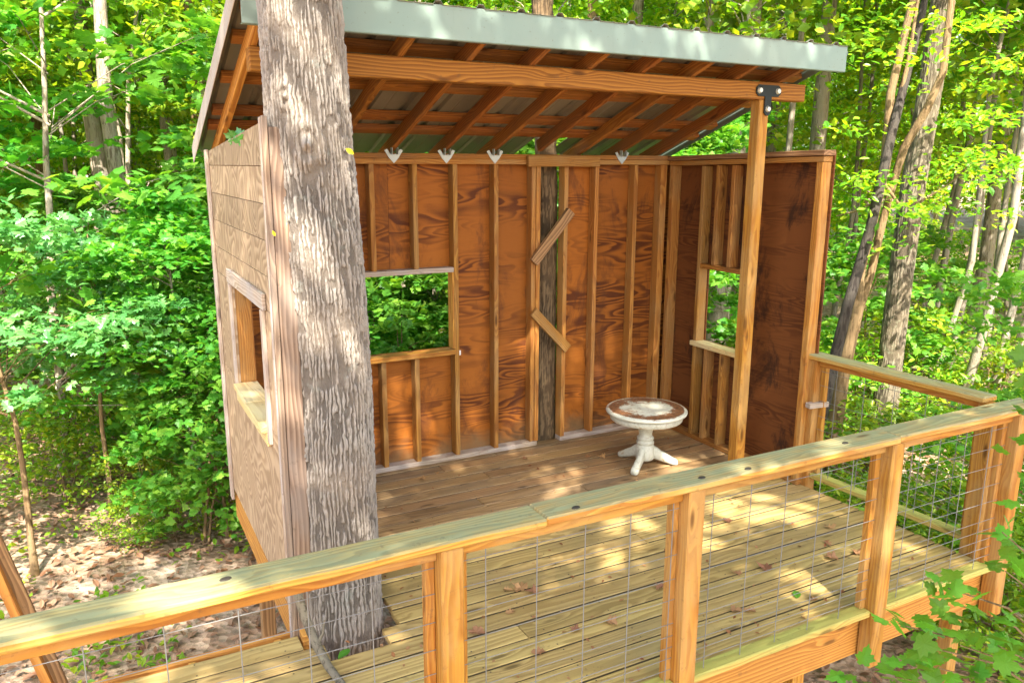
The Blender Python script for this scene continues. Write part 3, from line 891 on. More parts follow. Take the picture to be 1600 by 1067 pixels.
for k in range(3):
    ang = rad((215, 103, -28)[k])
    prof = [(0.045, 0.112, 0.046), (0.10, 0.100, 0.050), (0.15, 0.074, 0.040), (0.205, 0.052, 0.036), (0.245, 0.034, 0.030), (0.278, 0.025, 0.0235), (0.292, 0.0225, 0.018)]
    V = []; F = []
    for r, z, hh_ in prof:
        w = 0.022 if r < 0.24 else 0.026
        if r > 0.285: w = 0.020
        for dy, dz in ((-w, -0.6), (-w, 0.6), (-w * 0.6, 1), (w * 0.6, 1), (w, 0.6), (w, -0.6), (w * 0.6, -1), (-w * 0.6, -1)):
            V.append((r * 0.9, dy * 1.15, max(0.0008, z + dz * hh_)))
    nn = len(prof)
    for j in range(nn - 1):
        for i in range(8):
            a = j * 8 + i; b = j * 8 + (i + 1) % 8; F.append((a, b, b + 8, a + 8))
    bm = bmesh.new(); vv = [bm.verts.new(v) for v in V]
    for f in F: bm.faces.new([vv[i] for i in f])
    bm.faces.new(vv[:8]); bm.faces.new(vv[-8:])
    mesh_obj('leg', bm_mesh('leg', bm, True), M['paint'], tbl, TM @ Matrix.Rotation(ang, 4, 'Z'))


# ------------------------------------------------------------------ vegetation builders
GAPS = [(0.95, 3.6, 1.70, 0.24), (0.92, 3.6, 1.40, 0.22), (1.06, 3.6, 1.05, 0.24), (1.10, 3.6, 0.7, 0.17), (0.87, 3.6, 2.35, 0.16), (0.88, 3.6, 2.65, 0.10),  # trunk and deck spots; crowns are holed towards the sun to place light patches
        (1.95, 3.55, 0, 0.15), (2.1, 3.75, 0, 0.13), (2.55, 3.55, 0, 0.14), (2.9, 3.9, 0, 0.12), (2.5, 4.2, 0, 0.10), (3.3, 3.5, 0, 0.13), (3.9, 3.9, 0, 0.17), (4.1, 3.7, 0, 0.13), (1.35, 4.1, 0, 0.13), (1.5, 3.5, 0, 0.15),
        (2.3, 3.1, 0, 0.12), (1.8, 3.15, 0, 0.14), (3.3, 4.3, 0, 0.10), (3.0, 4.9, 0, 0.10), (2.7, 4.75, 0, 0.09), (4.0, 4.6, 0, 0.10), (3.5, 3.0, 0, 0.10), (0.2, 2.55, 1.0, 0.1), (1.0, 2.55, 1.0, 0.09), (2.7, 3.2, 0, 0.08)]


def sun_gaps(lp_):
    """drops crown leaves along sun lines so sun patches land on the GAPS spots"""
    sdn = np.array(sun_dir)
    for gx_, gy_, gz_, gr_ in GAPS:
        w = lp_ - np.array([gx_, gy_, gz_])
        lp_ = lp_[np.linalg.norm(w - (w @ sdn)[:, None] * sdn, axis=1) > gr_ * 1.1 + 0.09]
    return lp_


class MB:
    def __init__(self): self.V = []; self.F4 = []; self.F3 = []; self.n = 0

    def tube(self, pts, radii, seg=8, cap=True):
        pts = [Vector(p) for p in pts]; n0 = self.n
        fr = None
        for i, p in enumerate(pts):
            d = (pts[min(i + 1, len(pts) - 1)] - pts[max(i - 1, 0)])
            if d.length < 1e-6: d = Vector((0, 0, 1))
            d.normalize()
            if fr is None:
                fr = d.orthogonal().normalized()
            else:
                fr = (fr - d * fr.dot(d)).normalized()
            s = d.cross(fr)
            for k in range(seg):
                a = 2 * math.pi * k / seg
                self.V.append(p + (fr * math.cos(a) + s * math.sin(a)) * radii[i])
        for i in range(len(pts) - 1):
            for k in range(seg):
                a = n0 + i * seg + k; b = n0 + i * seg + (k + 1) % seg
                self.F4.append((a, b, b + seg, a + seg))
        self.n += len(pts) * seg

    def mesh(self, name):
        return np_mesh(name, np.array([tuple(v) for v in self.V]), np.array(self.F4), True)


SHAPES = {
    # outline in leaf space (x across, y along), fan from the centre
    'rhomb': (np.array([(0, 0, 0), (0.42, 0.45, 0.07), (0, 1.0, -0.05), (-0.42, 0.45, 0.07)]), [(0, 1, 2), (0, 2, 3)]),
    'oval': (np.array([(0, 0, 0), (0.2, 0.25, .04), (0.26, 0.55, .05), (0.12, 0.85, .02), (0, 1.0, -0.06), (-0.12, 0.85, .02), (-0.26, 0.55, .05), (-0.2, 0.25, .04)]), [(0, 1, 2), (0, 2, 3), (0, 3, 4), (0, 4, 5), (0, 5, 6), (0, 6, 7)]),
}
_h = [(0.16, -0.09), (0.40, 0.0), (0.33, 0.13), (0.66, 0.33), (0.46, 0.42), (0.47, 0.58), (0.25, 0.55), (0.26, 0.78), (0.10, 0.86)]
_m = [(0, 0)] + _h + [(0, 1.08)] + [(-x, y_) for x, y_ in _h[::-1]]
SHAPES['maple'] = (np.array([(0, 0.36, 0.05)] + [(x, y_, -0.10 * abs(x) - 0.05 * max(0, y_ - 0.5)) for x, y_ in _m]), [(0, i, i % len(_m) + 1) for i in range(1, len(_m) + 1)])
_o = [(0, 0), (0.1, 0.12), (0.32, 0.2), (0.12, 0.36), (0.42, 0.52), (0.16, 0.62), (0.26, 0.86), (0, 1.1), (-0.26, 0.86), (-0.16, 0.62), (-0.42, 0.52), (-0.12, 0.36), (-0.32, 0.2), (-0.1, 0.12)]
SHAPES['oak'] = (np.array([(0, 0.5, 0.04)] + [(x, y_, -0.12 * abs(x)) for x, y_ in _o]), [(0, i, i % len(_o) + 1) for i in range(1, len(_o) + 1)])


def leaves_mesh(name, pos, size, shape, tilt=0.45, normal=None, r=rng):
    """pos (n,3); leaves lie roughly level with random heading and tilt"""
    n = len(pos)
    sv, sf = SHAPES[shape]
    sv = sv - np.array([0, 0.45, 0])
    up = np.tile(np.array([0, 0, 1.0]), (n, 1)) if normal is None else normal
    nrm = up + r.normal(0, tilt, (n, 3)); nrm /= np.linalg.norm(nrm, axis=1, keepdims=True)
    hd = r.normal(0, 1, (n, 3)); hd -= nrm * (hd * nrm).sum(1, keepdims=True); hd /= np.linalg.norm(hd, axis=1, keepdims=True)
    sd_ = np.cross(hd, nrm)
    sz = size * r.uniform(0.65, 1.25, (n, 1, 1))
    V = pos[:, None, :] + sz * (sv[None, :, 0:1] * sd_[:, None, :] + sv[None, :, 1:2] * hd[:, None, :] + sv[None, :, 2:3] * nrm[:, None, :])
    k = len(sv)
    F = (np.array(sf)[None] + (np.arange(n) * k)[:, None, None]).reshape(-1, 3)
    return np_mesh(name, V.reshape(-1, 3), F)


def clusters(centres, per, rr, flat, r=rng):
    n = len(centres)
    c = np.repeat(np.asarray(centres), per, 0)
    d = r.normal(0, 1, (n * per, 3)); d /= np.linalg.norm(d, axis=1, keepdims=True)
    d *= r.uniform(0, 1, (n * per, 1)) ** 0.45 * rr * np.repeat(r.uniform(0.6, 1.3, (n, 1)), per, 0)
    d[:, 2] *= flat
    d[:, 2] -= 0.15 * (d[:, 0] ** 2 + d[:, 1] ** 2) / max(rr, .01)
    return c + d


def tree_proto(name, H, trunk_r, crown_lo, crown_r, ncl, per, leaf, shape, lmat, bmat, rr=0.6, flat=0.28, lean=0.0, bend=0.25, seed=0, limbs=10, stems=1, tilt=None):
    r = np.random.default_rng(seed)
    mb = MB()
    tops = []
    for s_ in range(stems):
        a0 = r.uniform(0, 6.28)
        pts = []; rads = []
        n = 9
        off = np.array([0.0, 0.0])
        for i in range(n + 1):
            f = i / n
            off = off + r.normal(0, bend / n, 2) + np.array([math.cos(a0), math.sin(a0)]) * lean / n
            pts.append((off[0], off[1], f * H * 0.94 - 0.25 * (i == 0)))
            rads.append(trunk_r * ((1 - 0.82 * f) + (0.35 if i == 0 else 0)) * (1 if s_ == 0 else 0.7))
        mb.tube(pts, rads, 10)
        tops.append((np.array(pts), rads))
    cc = []
    for i in range(ncl):
        P_, R2 = tops[r.integers(len(tops))]
        f = crown_lo / H + (1 - crown_lo / H) * r.uniform(0, 1) ** 0.9
        base = np.array([np.interp(f * H * 0.94, P_[:, 2], P_[:, k]) for k in range(3)])
        prof = math.sin(math.pi * min(1, 0.18 + 0.82 * (f * H - crown_lo) / max(0.1, H - crown_lo))) ** 0.7
        a = r.uniform(0, 6.28); rad_ = crown_r * prof * r.uniform(0.25, 1.0) ** 0.6
        tip = base + np.array([math.cos(a) * rad_, math.sin(a) * rad_, 0.10 * rad_ + r.normal(0, 0.12)])
        cc.append(tip)
        if i < limbs * 4:
            st = base - np.array([0, 0, 0.35 * rad_])
            st[2] = max(st[2], 0.3)
            mid = (st + tip) / 2 + np.array([0, 0, 0.08 * rad_])
            r0 = trunk_r * (0.30 if i < limbs else 0.14)
            mb.tube([st, mid, tip], [r0, r0 * 0.6, r0 * 0.15], 5)
    pos = clusters(np.array(cc), per, rr, flat, r)
    pos = pos[pos[:, 2] > 0.05]
    cr = leaves_mesh(name + '_crown', pos, leaf, shape, tilt=tilt or (0.75 if shape == 'rhomb' else 0.5), r=r)
    cr.materials.append(lmat)
    tm = mb.mesh(name + '_trunk'); tm.materials.append(bmat)
    return tm, cr


def place_tree(proto, name, x, y_, rotz, s, label, cat, group, sz=None):
    z = float(ground_z(x, y_))
    o = empty(name, Vector((x, y_, z)), label, cat, group)
    m = Matrix.Translation((x, y_, z)) @ Matrix.Rotation(rotz, 4, 'Z') @ Matrix.Diagonal((s, s, sz or s, 1))
    link(bpy.data.objects.new('trunk', proto[0]), o, m)
    link(bpy.data.objects.new('crown', proto[1]), o, m)
    return o


# ------------------------------------------------------------------ the big trunk through the deck
def bark_trunk(name, path, radii, nseg, nring, ridges, depth, seed, knot=None, root=0.0):
    P_ = np.array(path, float); zs = P_[:, 2]
    z = np.linspace(zs[0], zs[-1], nring)
    cx_ = np.interp(z, zs, P_[:, 0]); cy_ = np.interp(z, zs, P_[:, 1]); rr = np.interp(z, zs, radii)
    th = np.arange(nseg) / nseg
    T, Z = np.meshgrid(th, z)
    k = ridges
    warp = (vnoise(T * 10, Z * 1.3, seed, 10) - 0.5) * 1.7 + (vnoise(T * 40, Z * 6, seed + 1, 40) - 0.5) * 0.75 + (vnoise(T * 120, Z * 40, seed + 8, 120) - 0.5) * 0.35
    u = T * k + warp
    r1 = np.abs((u % 1.0) - 0.5) * 2
    # ridges are broken up along their length and merge
    u = u + (vnoise(T * k, Z * 16, seed + 14, k) - 0.5) * 0.55
    r1 = np.abs((u % 1.0) - 0.5) * 2
    brk = vnoise(T * k * 1.0, Z * 5.0, seed + 2, k)
    ridge = np.clip((1 - r1) * 2.1 - 0.32 + 0.6 * (brk - 0.5), 0, 1) * (0.7 + 0.3 * brk)
    cross = np.clip((vnoise(T * k * 1.0 + 0.35 * vnoise(T * k, Z * 9, seed + 11, k), Z * 19, seed + 3, k) - 0.56) * 5, 0, 1)
    ridge = np.clip(ridge - 0.75 * cross, 0, 1)
    k2 = int(k * 1.7)
    fineu = T * k2 + (vnoise(T * 24, Z * 9, seed + 15, 24) - 0.5) * 2.2
    fine = np.clip(np.abs((fineu % 1.0) - 0.5) * 5.0, 0, 1)
    ridge = ridge * (0.55 + 0.45 * fine) * (0.72 + 0.28 * vnoise(T * k * 2, Z * 34, seed + 12, k * 2))
    ridge = ridge * (0.62 + 0.38 * vnoise(T * k * 4, Z * 55, seed + 4, k * 4)) + 0.12 * vnoise(T * k * 7, Z * 120, seed + 9, k * 7)
    R2 = rr[:, None] + depth * (ridge - 0.5)
    R2 = R2 * (1 + 0.05 * (vnoise(T * 4, Z * 0.8, seed + 6, 4) - 0.5))
    if root: R2 = R2 + root * np.exp(-(Z - z[0]) / 0.35) * (0.6 + 0.8 * vnoise(T * 7, Z * 0.0, seed + 7, 7))
    if knot:
        for kt, kz, ks, kh in knot:
            d2 = ((T - kt + 0.5) % 1 - 0.5) ** 2 / (ks * 0.75) ** 2 + (Z - kz) ** 2 / (ks * 1.3) ** 2
            R2 = R2 + kh * np.exp(-d2 * 2.0) * (1 + 0.6 * np.cos(np.sqrt(d2) * 9))
    X = cx_[:, None] + R2 * np.cos(2 * np.pi * T); Y = cy_[:, None] + R2 * np.sin(2 * np.pi * T)
    V = np.stack([X, Y, Z], -1).reshape(-1, 3)
    j, i = np.meshgrid(np.arange(nring - 1), np.arange(nseg), indexing='ij')
    a = j * nseg + i; b = j * nseg + (i + 1) % nseg
    F = np.stack([a, b, b + nseg, a + nseg], -1).reshape(-1, 4)
    me = np_mesh(name, V, F, True)
    at = me.attributes.new('ridge', 'FLOAT', 'POINT'); at.data.foreach_set('value', ridge.ravel().astype(np.float32))
    return me


big = empty('tree', Vector((0.42 * S, 1.62 * S, GZ)), 'thick furrowed grey trunk growing up through the deck beside the siding wall', 'tree')
bp = [(0.98, 3.80, GZ - 0.2), (0.985, 3.80, -0.1), (0.992, 3.80, 0.6), (0.992, 3.80, 1.27), (0.970, 3.80, 1.9), (0.942, 3.80, 2.5), (0.927, 3.80, 3.05), (0.90, 3.80, 4.5)]
brr = [0.30, 0.218, 0.196, 0.192, 0.196, 0.195, 0.186, 0.176]
me = bark_trunk('trunk', bp, brr, 520, 1400, 62, 0.020, 21, knot=[(0.70, 2.42, 0.10, 0.030), (0.63, 2.62, 0.06, 0.018)])
mesh_obj('trunk', me, M['bark_big'], big, Matrix())
mb = MB()
mb.tube([(0.90, 3.80, 4.45), (0.88, 3.8, 6.5), (0.95, 3.7, 9), (0.9, 3.7, 12.5)], [0.178, 0.16, 0.12, 0.04], 14)
r = np.random.default_rng(5)
crown_c = []
for i in range(46):
    a = r.uniform(0, 6.28); z0 = r.uniform(6.3, 11.0); L_ = r.uniform(1.2, 4.8) * (1.25 - (z0 - 6) / 9)
    dirx, diry = math.cos(a), math.sin(a)
    if diry > 0.55: L_ *= 0.6
    tip = (0.9 + dirx * L_, 3.75 + diry * L_, z0 + L_ * 0.35)
    mb.tube([(0.9, 3.75, z0), (0.9 + dirx * L_ * .5, 3.75 + diry * L_ * .5, z0 + L_ * .25), tip], [0.06, 0.035, 0.01], 6)
    crown_c.append(tip); crown_c.append((0.9 + dirx * L_ * .65, 3.75 + diry * L_ * .65, z0 + L_ * .3))
mesh_obj('limbs', mb.mesh('limbs'), M['bark_mid'], big, Matrix())
pos = sun_gaps(clusters(np.array(crown_c), 22, 0.85, 0.4, r))
mesh_obj('crown', leaves_mesh('crown', pos, 0.16, 'oval', r=r), M['leaf_maple'], big, Matrix())

# second trunk standing in the slot of the rear wall
t2 = empty('tree', Vector((1.455 * S, 2.475 * S, GZ)), 'slim dark trunk standing in the open slot of the rear plywood wall', 'tree')
bp2 = [(3.375, 5.79, GZ - 0.2), (3.37, 5.785, -0.05), (3.375, 5.785, 1.0), (3.375, 5.785, 2.1), (3.315, 5.79, 3.6), (3.28, 5.8, 6.0)]
me = bark_trunk('trunk', bp2, [0.13, 0.105, 0.092, 0.090, 0.085, 0.07], 96, 320, 20, 0.012, 33)
mesh_obj('trunk', me, bark('slot_bark', (0.19, 0.13, 0.07), (0.06, 0.042, 0.025)), t2, Matrix())
mb = MB(); mb.tube([(3.28, 5.8, 5.95), (3.25, 5.85, 8), (3.3, 5.9, 10.5)], [0.072, 0.06, 0.02], 10)
cc = []
for i in range(16):
    a = r.uniform(0, 6.28); z0 = r.uniform(6.5, 10); L_ = r.uniform(0.8, 2.2)
    tip = (3.27 + math.cos(a) * L_, 5.85 + math.sin(a) * L_ + 0.6, z0 + L_ * .3); cc.append(tip)
    mb.tube([(3.27, 5.85, z0), tip], [0.03, 0.008], 5)
mesh_obj('limbs', mb.mesh('limbs'), M['bark_mid'], t2, Matrix())
mesh_obj('crown', leaves_mesh('crown', clusters(np.array(cc), 70, 0.7, 0.35, r), 0.15, 'oval', r=r), M['leaf_maple'], t2, Matrix())

# ------------------------------------------------------------------ woodland
def pol(az, d, el=None):
    """a spot d metres off in compass direction az (degrees clockwise from +Y)"""
    x, y_ = d * math.sin(rad(az)), d * math.cos(rad(az))
    return (x, y_) if el is None else (x, y_, S + d * math.tan(rad(el)))


PR = {}
PR['maple'] = [tree_proto('maple', 5.2, 0.045, 0.9, 1.8, 72, 76, 0.095, 'maple', M['leaf_maple'], M['bark_mid'], rr=0.50, flat=0.22, seed=s_, lean=0.3) for s_ in (1, 2)]
PR['maple_low'] = [tree_proto('low_maple', 2.5, 0.024, 0.35, 1.15, 40, 50, 0.085, 'maple', M['leaf_maple'], M['bark_warm'], rr=0.38, flat=0.25, seed=s_, lean=0.2, stems=2) for s_ in (3, 4)]
PR['oak'] = [tree_proto('oak', 3.7, 0.035, 1.5, 1.5, 44, 64, 0.105, 'oak', M['leaf_oak'], M['bark_warm'], rr=0.42, flat=0.25, seed=6, lean=0.3)]
PR['far'] = [tree_proto('far', 9.5, 0.075, 0.9, 2.5, 120, 80, 0.125, 'rhomb', M['leaf_far'], M['bark_mid'], rr=0.75, flat=0.26, seed=s_, lean=0.6) for s_ in (8, 9, 10)]
PR['sun'] = [tree_proto('sunny', 10.5, 0.075, 1.2, 2.6, 115, 80, 0.125, 'rhomb', M['leaf_sun'], M['bark_mid'], rr=0.75, flat=0.26, seed=s_, lean=0.6) for s_ in (12, 13)]
PR['open'] = [tree_proto('open', 11, 0.065, 3.3, 2.4, 100, 70, 0.115, 'rhomb', M['leaf_sun'], b_, rr=0.7, flat=0.26, seed=s_, lean=0.7, bend=0.6) for s_, b_ in ((31, M['bark_mid']), (32, M['bark_warm']), (34, M['bark_pale']))]
PR['shrub'] = [tree_proto('shrub', 1.7, 0.02, 0.1, 1.1, 55, 34, 0.10, 'oval', M['leaf_far'], M['bark_warm'], rr=0.36, flat=0.4, seed=s_, stems=3, lean=0.4) for s_ in (15, 16)]
PR['tall'] = [tree_proto('tall', 19, 0.17, 9.5, 3.0, 70, 20, 0.22, 'rhomb', M['leaf_far'], b_, rr=1.0, flat=0.35, seed=s_, lean=0.4, bend=0.5) for s_, b_ in ((18, M['bark_mid']), (19, M['bark_pale']), (20, M['bark_warm']))]
PR['pole'] = [tree_proto('pole', 13, 0.055, 5.0, 1.7, 70, 40, 0.16, 'rhomb', M['leaf_far'], b_, rr=0.7, flat=0.3, seed=s_, lean=0.8, bend=0.9) for s_, b_ in ((22, M['bark_mid']), (23, M['bark_pale']))]

R = random.Random(4)
INFO = {
    'maple': ('maple_tree', 'young maple with broad lobed leaves in layered sprays', 'tree', 'young maples in the understorey'),
    'maple_low': ('maple_sapling', 'knee to chest high maple sapling with lobed green leaves', 'sapling', 'low maple saplings on the forest floor'),
    'oak': ('oak_sapling', 'oak sapling with glossy blue green lobed leaves', 'sapling', 'oak saplings beside the clearing'),
    'far': ('understorey_tree', 'slender mid green understorey tree standing deep in the wood', 'tree', 'green understorey trees of the wood'),
    'sun': ('sunlit_tree', 'yellow green sunlit tree standing deep in the wood', 'tree', 'yellow green trees of the wood'),
    'open': ('open_tree', 'slim bare stemmed tree with a light yellow green crown', 'tree', 'slim trees with light crowns'),
    'shrub': ('shrub', 'low green leafy shrub on the leaf litter', 'shrub', 'low shrubs on the forest floor'),
    'tall': ('forest_tree', 'tall straight forest trunk rising behind the foliage', 'tree', 'tall trunks of the wood'),
    'pole': ('pole_tree', 'thin crooked pole of a young tree in the wood', 'tree', 'thin young poles of the wood'),
}
spots = []


def put(kind, x, y_, s=1.0, v=None, rot=None, label=None, sz=None):
    nm, lb, ct, gp = INFO[kind]
    a_ = math.degrees(math.atan2(x, y_))
    where = 'left of the siding wall' if a_ < 11 else ('behind the shed' if a_ < 44 else 'beyond the side railing')
    lb = lb + ' ' + where; gp = gp + ' ' + where
    p = PR[kind][R.randrange(len(PR[kind])) if v is None else v]
    spots.append((x, y_))
    return place_tree(p, nm, x, y_, R.uniform(0, 6.28) if rot is None else rot, s, label or lb, ct, None if label else gp, sz and sz * s)


def blocked(x, y_, m):
    if -1.5 < x < 5.3 + m and 1.0 < y_ < 6.2 + m: return True
    if y_ < 7 and -2.6 < x < 1: return True
    return False


# tall trunks that can be told apart
put('tall', *pol(1.7, 15.0), 0.85, 1, 0.3, 'pale straight trunk with a sunlit patch among the maples left of the shed')
put('tall', *pol(2.9, 12.5), 0.75, 0, 1.0, 'grey trunk behind the maples close beside the siding wall')
put('tall', *pol(5.2, 18), 0.9, 0, 2.2)
put('tall', *pol(6.4, 14.5), 0.75, 2, 4.0)
put('tall', *pol(-2.5, 20), 0.9, 2, 4.0)
put('tall', *pol(33.6, 15.5), 0.85, 2, 0.2)
put('tall', *pol(35.9, 16.5), 0.95, 0, 5.0)
put('tall', *pol(40.6, 14.0), 0.6, 0, 5.0)
put('tall', *pol(42.3, 13.0), 0.95, 1, 3.0, 'pale trunk seen through the window hole of the dark side wall')
put('tall', *pol(48.3, 15.0), 0.95, 1, 1.4, 'pale mottled trunk just beyond the right end of the roof')
put('tall', *pol(44.8, 19.0), 0.9, 1, 2.4)
put('tall', *pol(58.0, 19.0), 0.9, 0, 2.4)
for az, d in ((1.0, 13.5), (4.4, 14.5), (6.0, 16.5), (-1.6, 15.5), (2.6, 21), (7.2, 13.2), (57.5, 12.0), (58.8, 14.5), (60.2, 12.6), (55.9, 13.0), (47.6, 14.2), (0.2, 17), (3.9, 20), (7.4, 17), (46.5, 12.5), (50.2, 17), (56.8, 15), (59.5, 13), (61.5, 16), (30.5, 14), (38, 18), (53, 22), (-3.5, 14), (55.4, 19), (60.6, 21), (24, 17), (20, 15)):
    put('pole', *pol(az, d), R.uniform(0.8, 1.2))

# the big pale tree and the forked tree beyond the side railing
lt = empty('tree', Vector((8.35, 6.10, float(ground_z(8.35, 6.1)))), 'big pale grey leaning trunk beyond the side railing', 'tree')
path = [pol(53.9, 10.3, -21.6), pol(53.9, 10.3, -18), pol(53.95, 10.3, -9.8), pol(54.1, 10.3, -2), pol(54.5, 10.3, 5), pol(54.7, 10.3, 11), pol(55, 10.4, 30)]
me = bark_trunk('trunk', path, [0.22, 0.150, 0.136, 0.130, 0.124, 0.118, 0.08], 120, 300, 24, 0.016, 41)
mesh_obj('trunk', me, bark('leaning_bark', (0.20, 0.17, 0.12), (0.06, 0.048, 0.033), lichen=(0.34, 0.37, 0.25)), lt, Matrix())
cc = [(8.4 + R.gauss(0, 1.6), 6.0 + R.gauss(0, 1.6), R.uniform(6.2, 9.5)) for _ in range(45)]
mesh_obj('crown', leaves_mesh('crown', clusters(np.array(cc), 60, 0.8, 0.35, r), 0.17, 'rhomb', r=r), M['leaf_sun'], lt, Matrix())
ft = empty('tree', Vector((*pol(50.6, 9.0), float(ground_z(*pol(50.6, 9.0))))), 'warm brown crooked tree with forked twisting stems beyond the side railing', 'tree')
mb = MB()
st0 = [pol(50.6, 9, -22.5), pol(50.8, 9, -19), pol(51.1, 9, -13.5), pol(51.6, 9.0, -9.5)]
mb.tube(st0, [0.115, 0.088, 0.072, 0.06], 12)
mb.tube([pol(51.6, 9, -9.8), pol(51.55, 9, -6.5), pol(52.0, 9, -3.4), pol(52.4, 9, 0), pol(52.3, 9, 4.5), pol(52.75, 9, 8), pol(53.2, 9, 11), pol(53.6, 9, 18)], [0.058, 0.054, 0.051, 0.046, 0.041, 0.037, 0.034, 0.014], 10)
mb.tube([pol(51.6, 9, -9.8), pol(52.2, 9.1, -7), pol(52.6, 9.1, -3.5), pol(52.9, 9.1, -1.5), pol(53.4, 9.0, 1.2), pol(54.4, 8.9, 3.4), pol(55.1, 8.9, 5.6), pol(55.1, 8.9, 11), pol(55, 8.9, 16)], [0.048, 0.041, 0.039, 0.038, 0.041, 0.039, 0.034, 0.031, 0.014], 10)
mb.tube([pol(52.5, 9, -0.5), pol(52.7, 9, 3), pol(53.1, 9, 6.2), pol(53.3, 9, 10)], [0.031, 0.026, 0.020, 0.014], 8)
mb.tube([pol(52.4, 9, -1.0), pol(53.4, 9, -2.3), pol(54.6, 9, -2.2), pol(56.2, 9, -1.0), pol(57.5, 9, 0.6)], [0.02, 0.017, 0.013, 0.009, 0.003], 6)
mb.tube([pol(52.2, 9, -2.2), pol(50.8, 9, -2.9), pol(49.8, 9, -3.2)], [0.014, 0.010, 0.005], 6)
mesh_obj('trunk', mb.mesh('trunk'), M['bark_warm'], ft, Matrix())
cc = [(*pol(R.gauss(53.6, 2.0), R.gauss(9, .5)), R.uniform(4.6, 6.8)) for _ in range(30)] + [pol(R.uniform(50, 59), R.uniform(8.3, 10.0), R.uniform(-5, 9)) for _ in range(34)]
mesh_obj('crown', leaves_mesh('crown', clusters(np.array(cc), 50, 0.45, 0.3, r), 0.085, 'oval', r=r), M['leaf_far'], ft, Matrix())
dk = empty('tree', Vector((*pol(49.6, 8.6), float(ground_z(*pol(49.6, 8.6))))), 'thin dark leaning stem just behind the side railing', 'tree')
mb = MB(); mb.tube([pol(49.4, 8.6, -24), pol(49.7, 8.6, -19), pol(50.3, 8.6, -14), pol(51.0, 8.7, -9), pol(51.9, 8.8, -4), pol(52.6, 8.9, 2), pol(53.6, 9.2, 9), pol(54, 9.3, 16)], [0.075, 0.068, 0.06, 0.055, 0.05, 0.045, 0.035, 0.01], 10)
mesh_obj('trunk', mb.mesh('trunk'), bark('dark_bark', (0.07, 0.06, 0.05), (0.025, 0.02, 0.018), attr=False), dk, Matrix())
cc = [(*pol(R.gauss(54, 1.5), R.gauss(9.4, .5)), R.uniform(4.8, 6.4)) for _ in range(12)]
mesh_obj('crown', leaves_mesh('crown', clusters(np.array(cc), 40, 0.5, 0.3, r), 0.12, 'rhomb', r=r), M['leaf_far'], dk, Matrix())

# near maples and oaks on the left, behind the rear window and beyond the side railing
for az, d, s_, k, v in ((-5.0, 7.8, 0.92, 'oak', 0), (-0.6, 8.8, 0.86, 'oak', 0),
                        (5.4, 8.4, 0.68, 'maple', 0), (7.4, 9.2, 0.72, 'maple', 1), (2.2, 10.2, 0.62, 'maple', 0), (-3.6, 10.4, 1.35, 'maple', 1), (-7, 12, 1.3, 'maple', 0), (8.8, 11.5, 0.8, 'maple', 0), (-0.4, 11.0, 0.66, 'maple', 1),
                        (6.4, 7.9, 0.8, 'maple_low', 0), (5.0, 7.7, 0.7, 'maple_low', 1), (7.9, 7.9, 0.95, 'maple_low', 1), (3.6, 9.4, 0.7, 'maple_low', 0),
                        (18.0, 8.9, 0.75, 'maple', 0), (21.5, 9.0, 0.8, 'maple', 1), (24.5, 9.6, 0.8, 'maple', 0), (15.5, 9.4, 0.9, 'maple', 1), (20.0, 7.9, 0.9, 'maple_low', 0), (23.0, 8.0, 0.9, 'maple_low', 1), (17.5, 8.0, 0.9, 'maple_low', 1), (28.5, 9.6, 0.9, 'maple', 0), (32, 10.2, 0.9, 'maple', 1),
                        (40.5, 9.6, 0.8, 'maple', 1), (37, 10.5, 1.0, 'maple', 0), (65.0, 7.6, 0.75, 'maple', 1)):
    put(k, *pol(az, d), s_, v, None, {-5.0: 'glossy leaved oak sapling standing behind the leaning timber', -0.6: 'glossy leaved oak sapling between the leaning timber and the pale sunlit trunk'}.get(az))
for az, d, s_ in ((1.2, 7.9, 0.32), (3.2, 8.0, 0.40), (-3.0, 9.6, 0.6), (0.6, 9.8, 0.7), (-5.5, 10.2, 0.7), (2.2, 8.8, 0.45), (51.5, 7.3, 0.6), (54.5, 7.1, 0.62), (57.0, 6.9, 0.6), (59.5, 7.2, 0.7), (49.0, 7.7, 0.6), (62, 7.0, 0.7), (55.5, 8.6, 0.8), (60, 9.2, 0.9), (46.5, 8.8, 0.8), (43, 9.3, 0.9), (52.5, 10.8, 0.9), (65, 6.2, 0.7)):
    put('shrub', *pol(az, d), s_)
# woodland fill, denser with distance
n = 0
tries = 0
while n < 130 and tries < 5000:
    tries += 1
    az = R.uniform(-16, 74); d = 12.0 + 36 * R.random() ** 1.15
    if 9 < az < 44 and d < 13: continue
    x, y_ = pol(az, d)
    gap = 1.5 if d < 22 else 2.0
    if any((x - a) ** 2 + (y_ - b) ** 2 < gap * gap for a, b in spots): continue
    pr = 0.15 if az < 14 else 0.72
    kd = 'sun' if R.random() < pr else 'far'
    if d < 20 and (az > 44 or (0.5 < az < 8)): kd = 'open'
    put(kd, x, y_, R.uniform(0.75, 1.2) * (1.0 if d < 24 else 1.25))
    n += 1
n = 0
while n < 60:
    az = R.uniform(-14, 72); d = 10.0 + 16 * R.random()
    x, y_ = pol(az, d)
    if blocked(x, y_, 2.0) or (az < 3.5 and d < 15): continue
    put(R.choice(('shrub', 'shrub', 'maple_low')), x, y_, R.uniform(0.6, 1.2)); n += 1

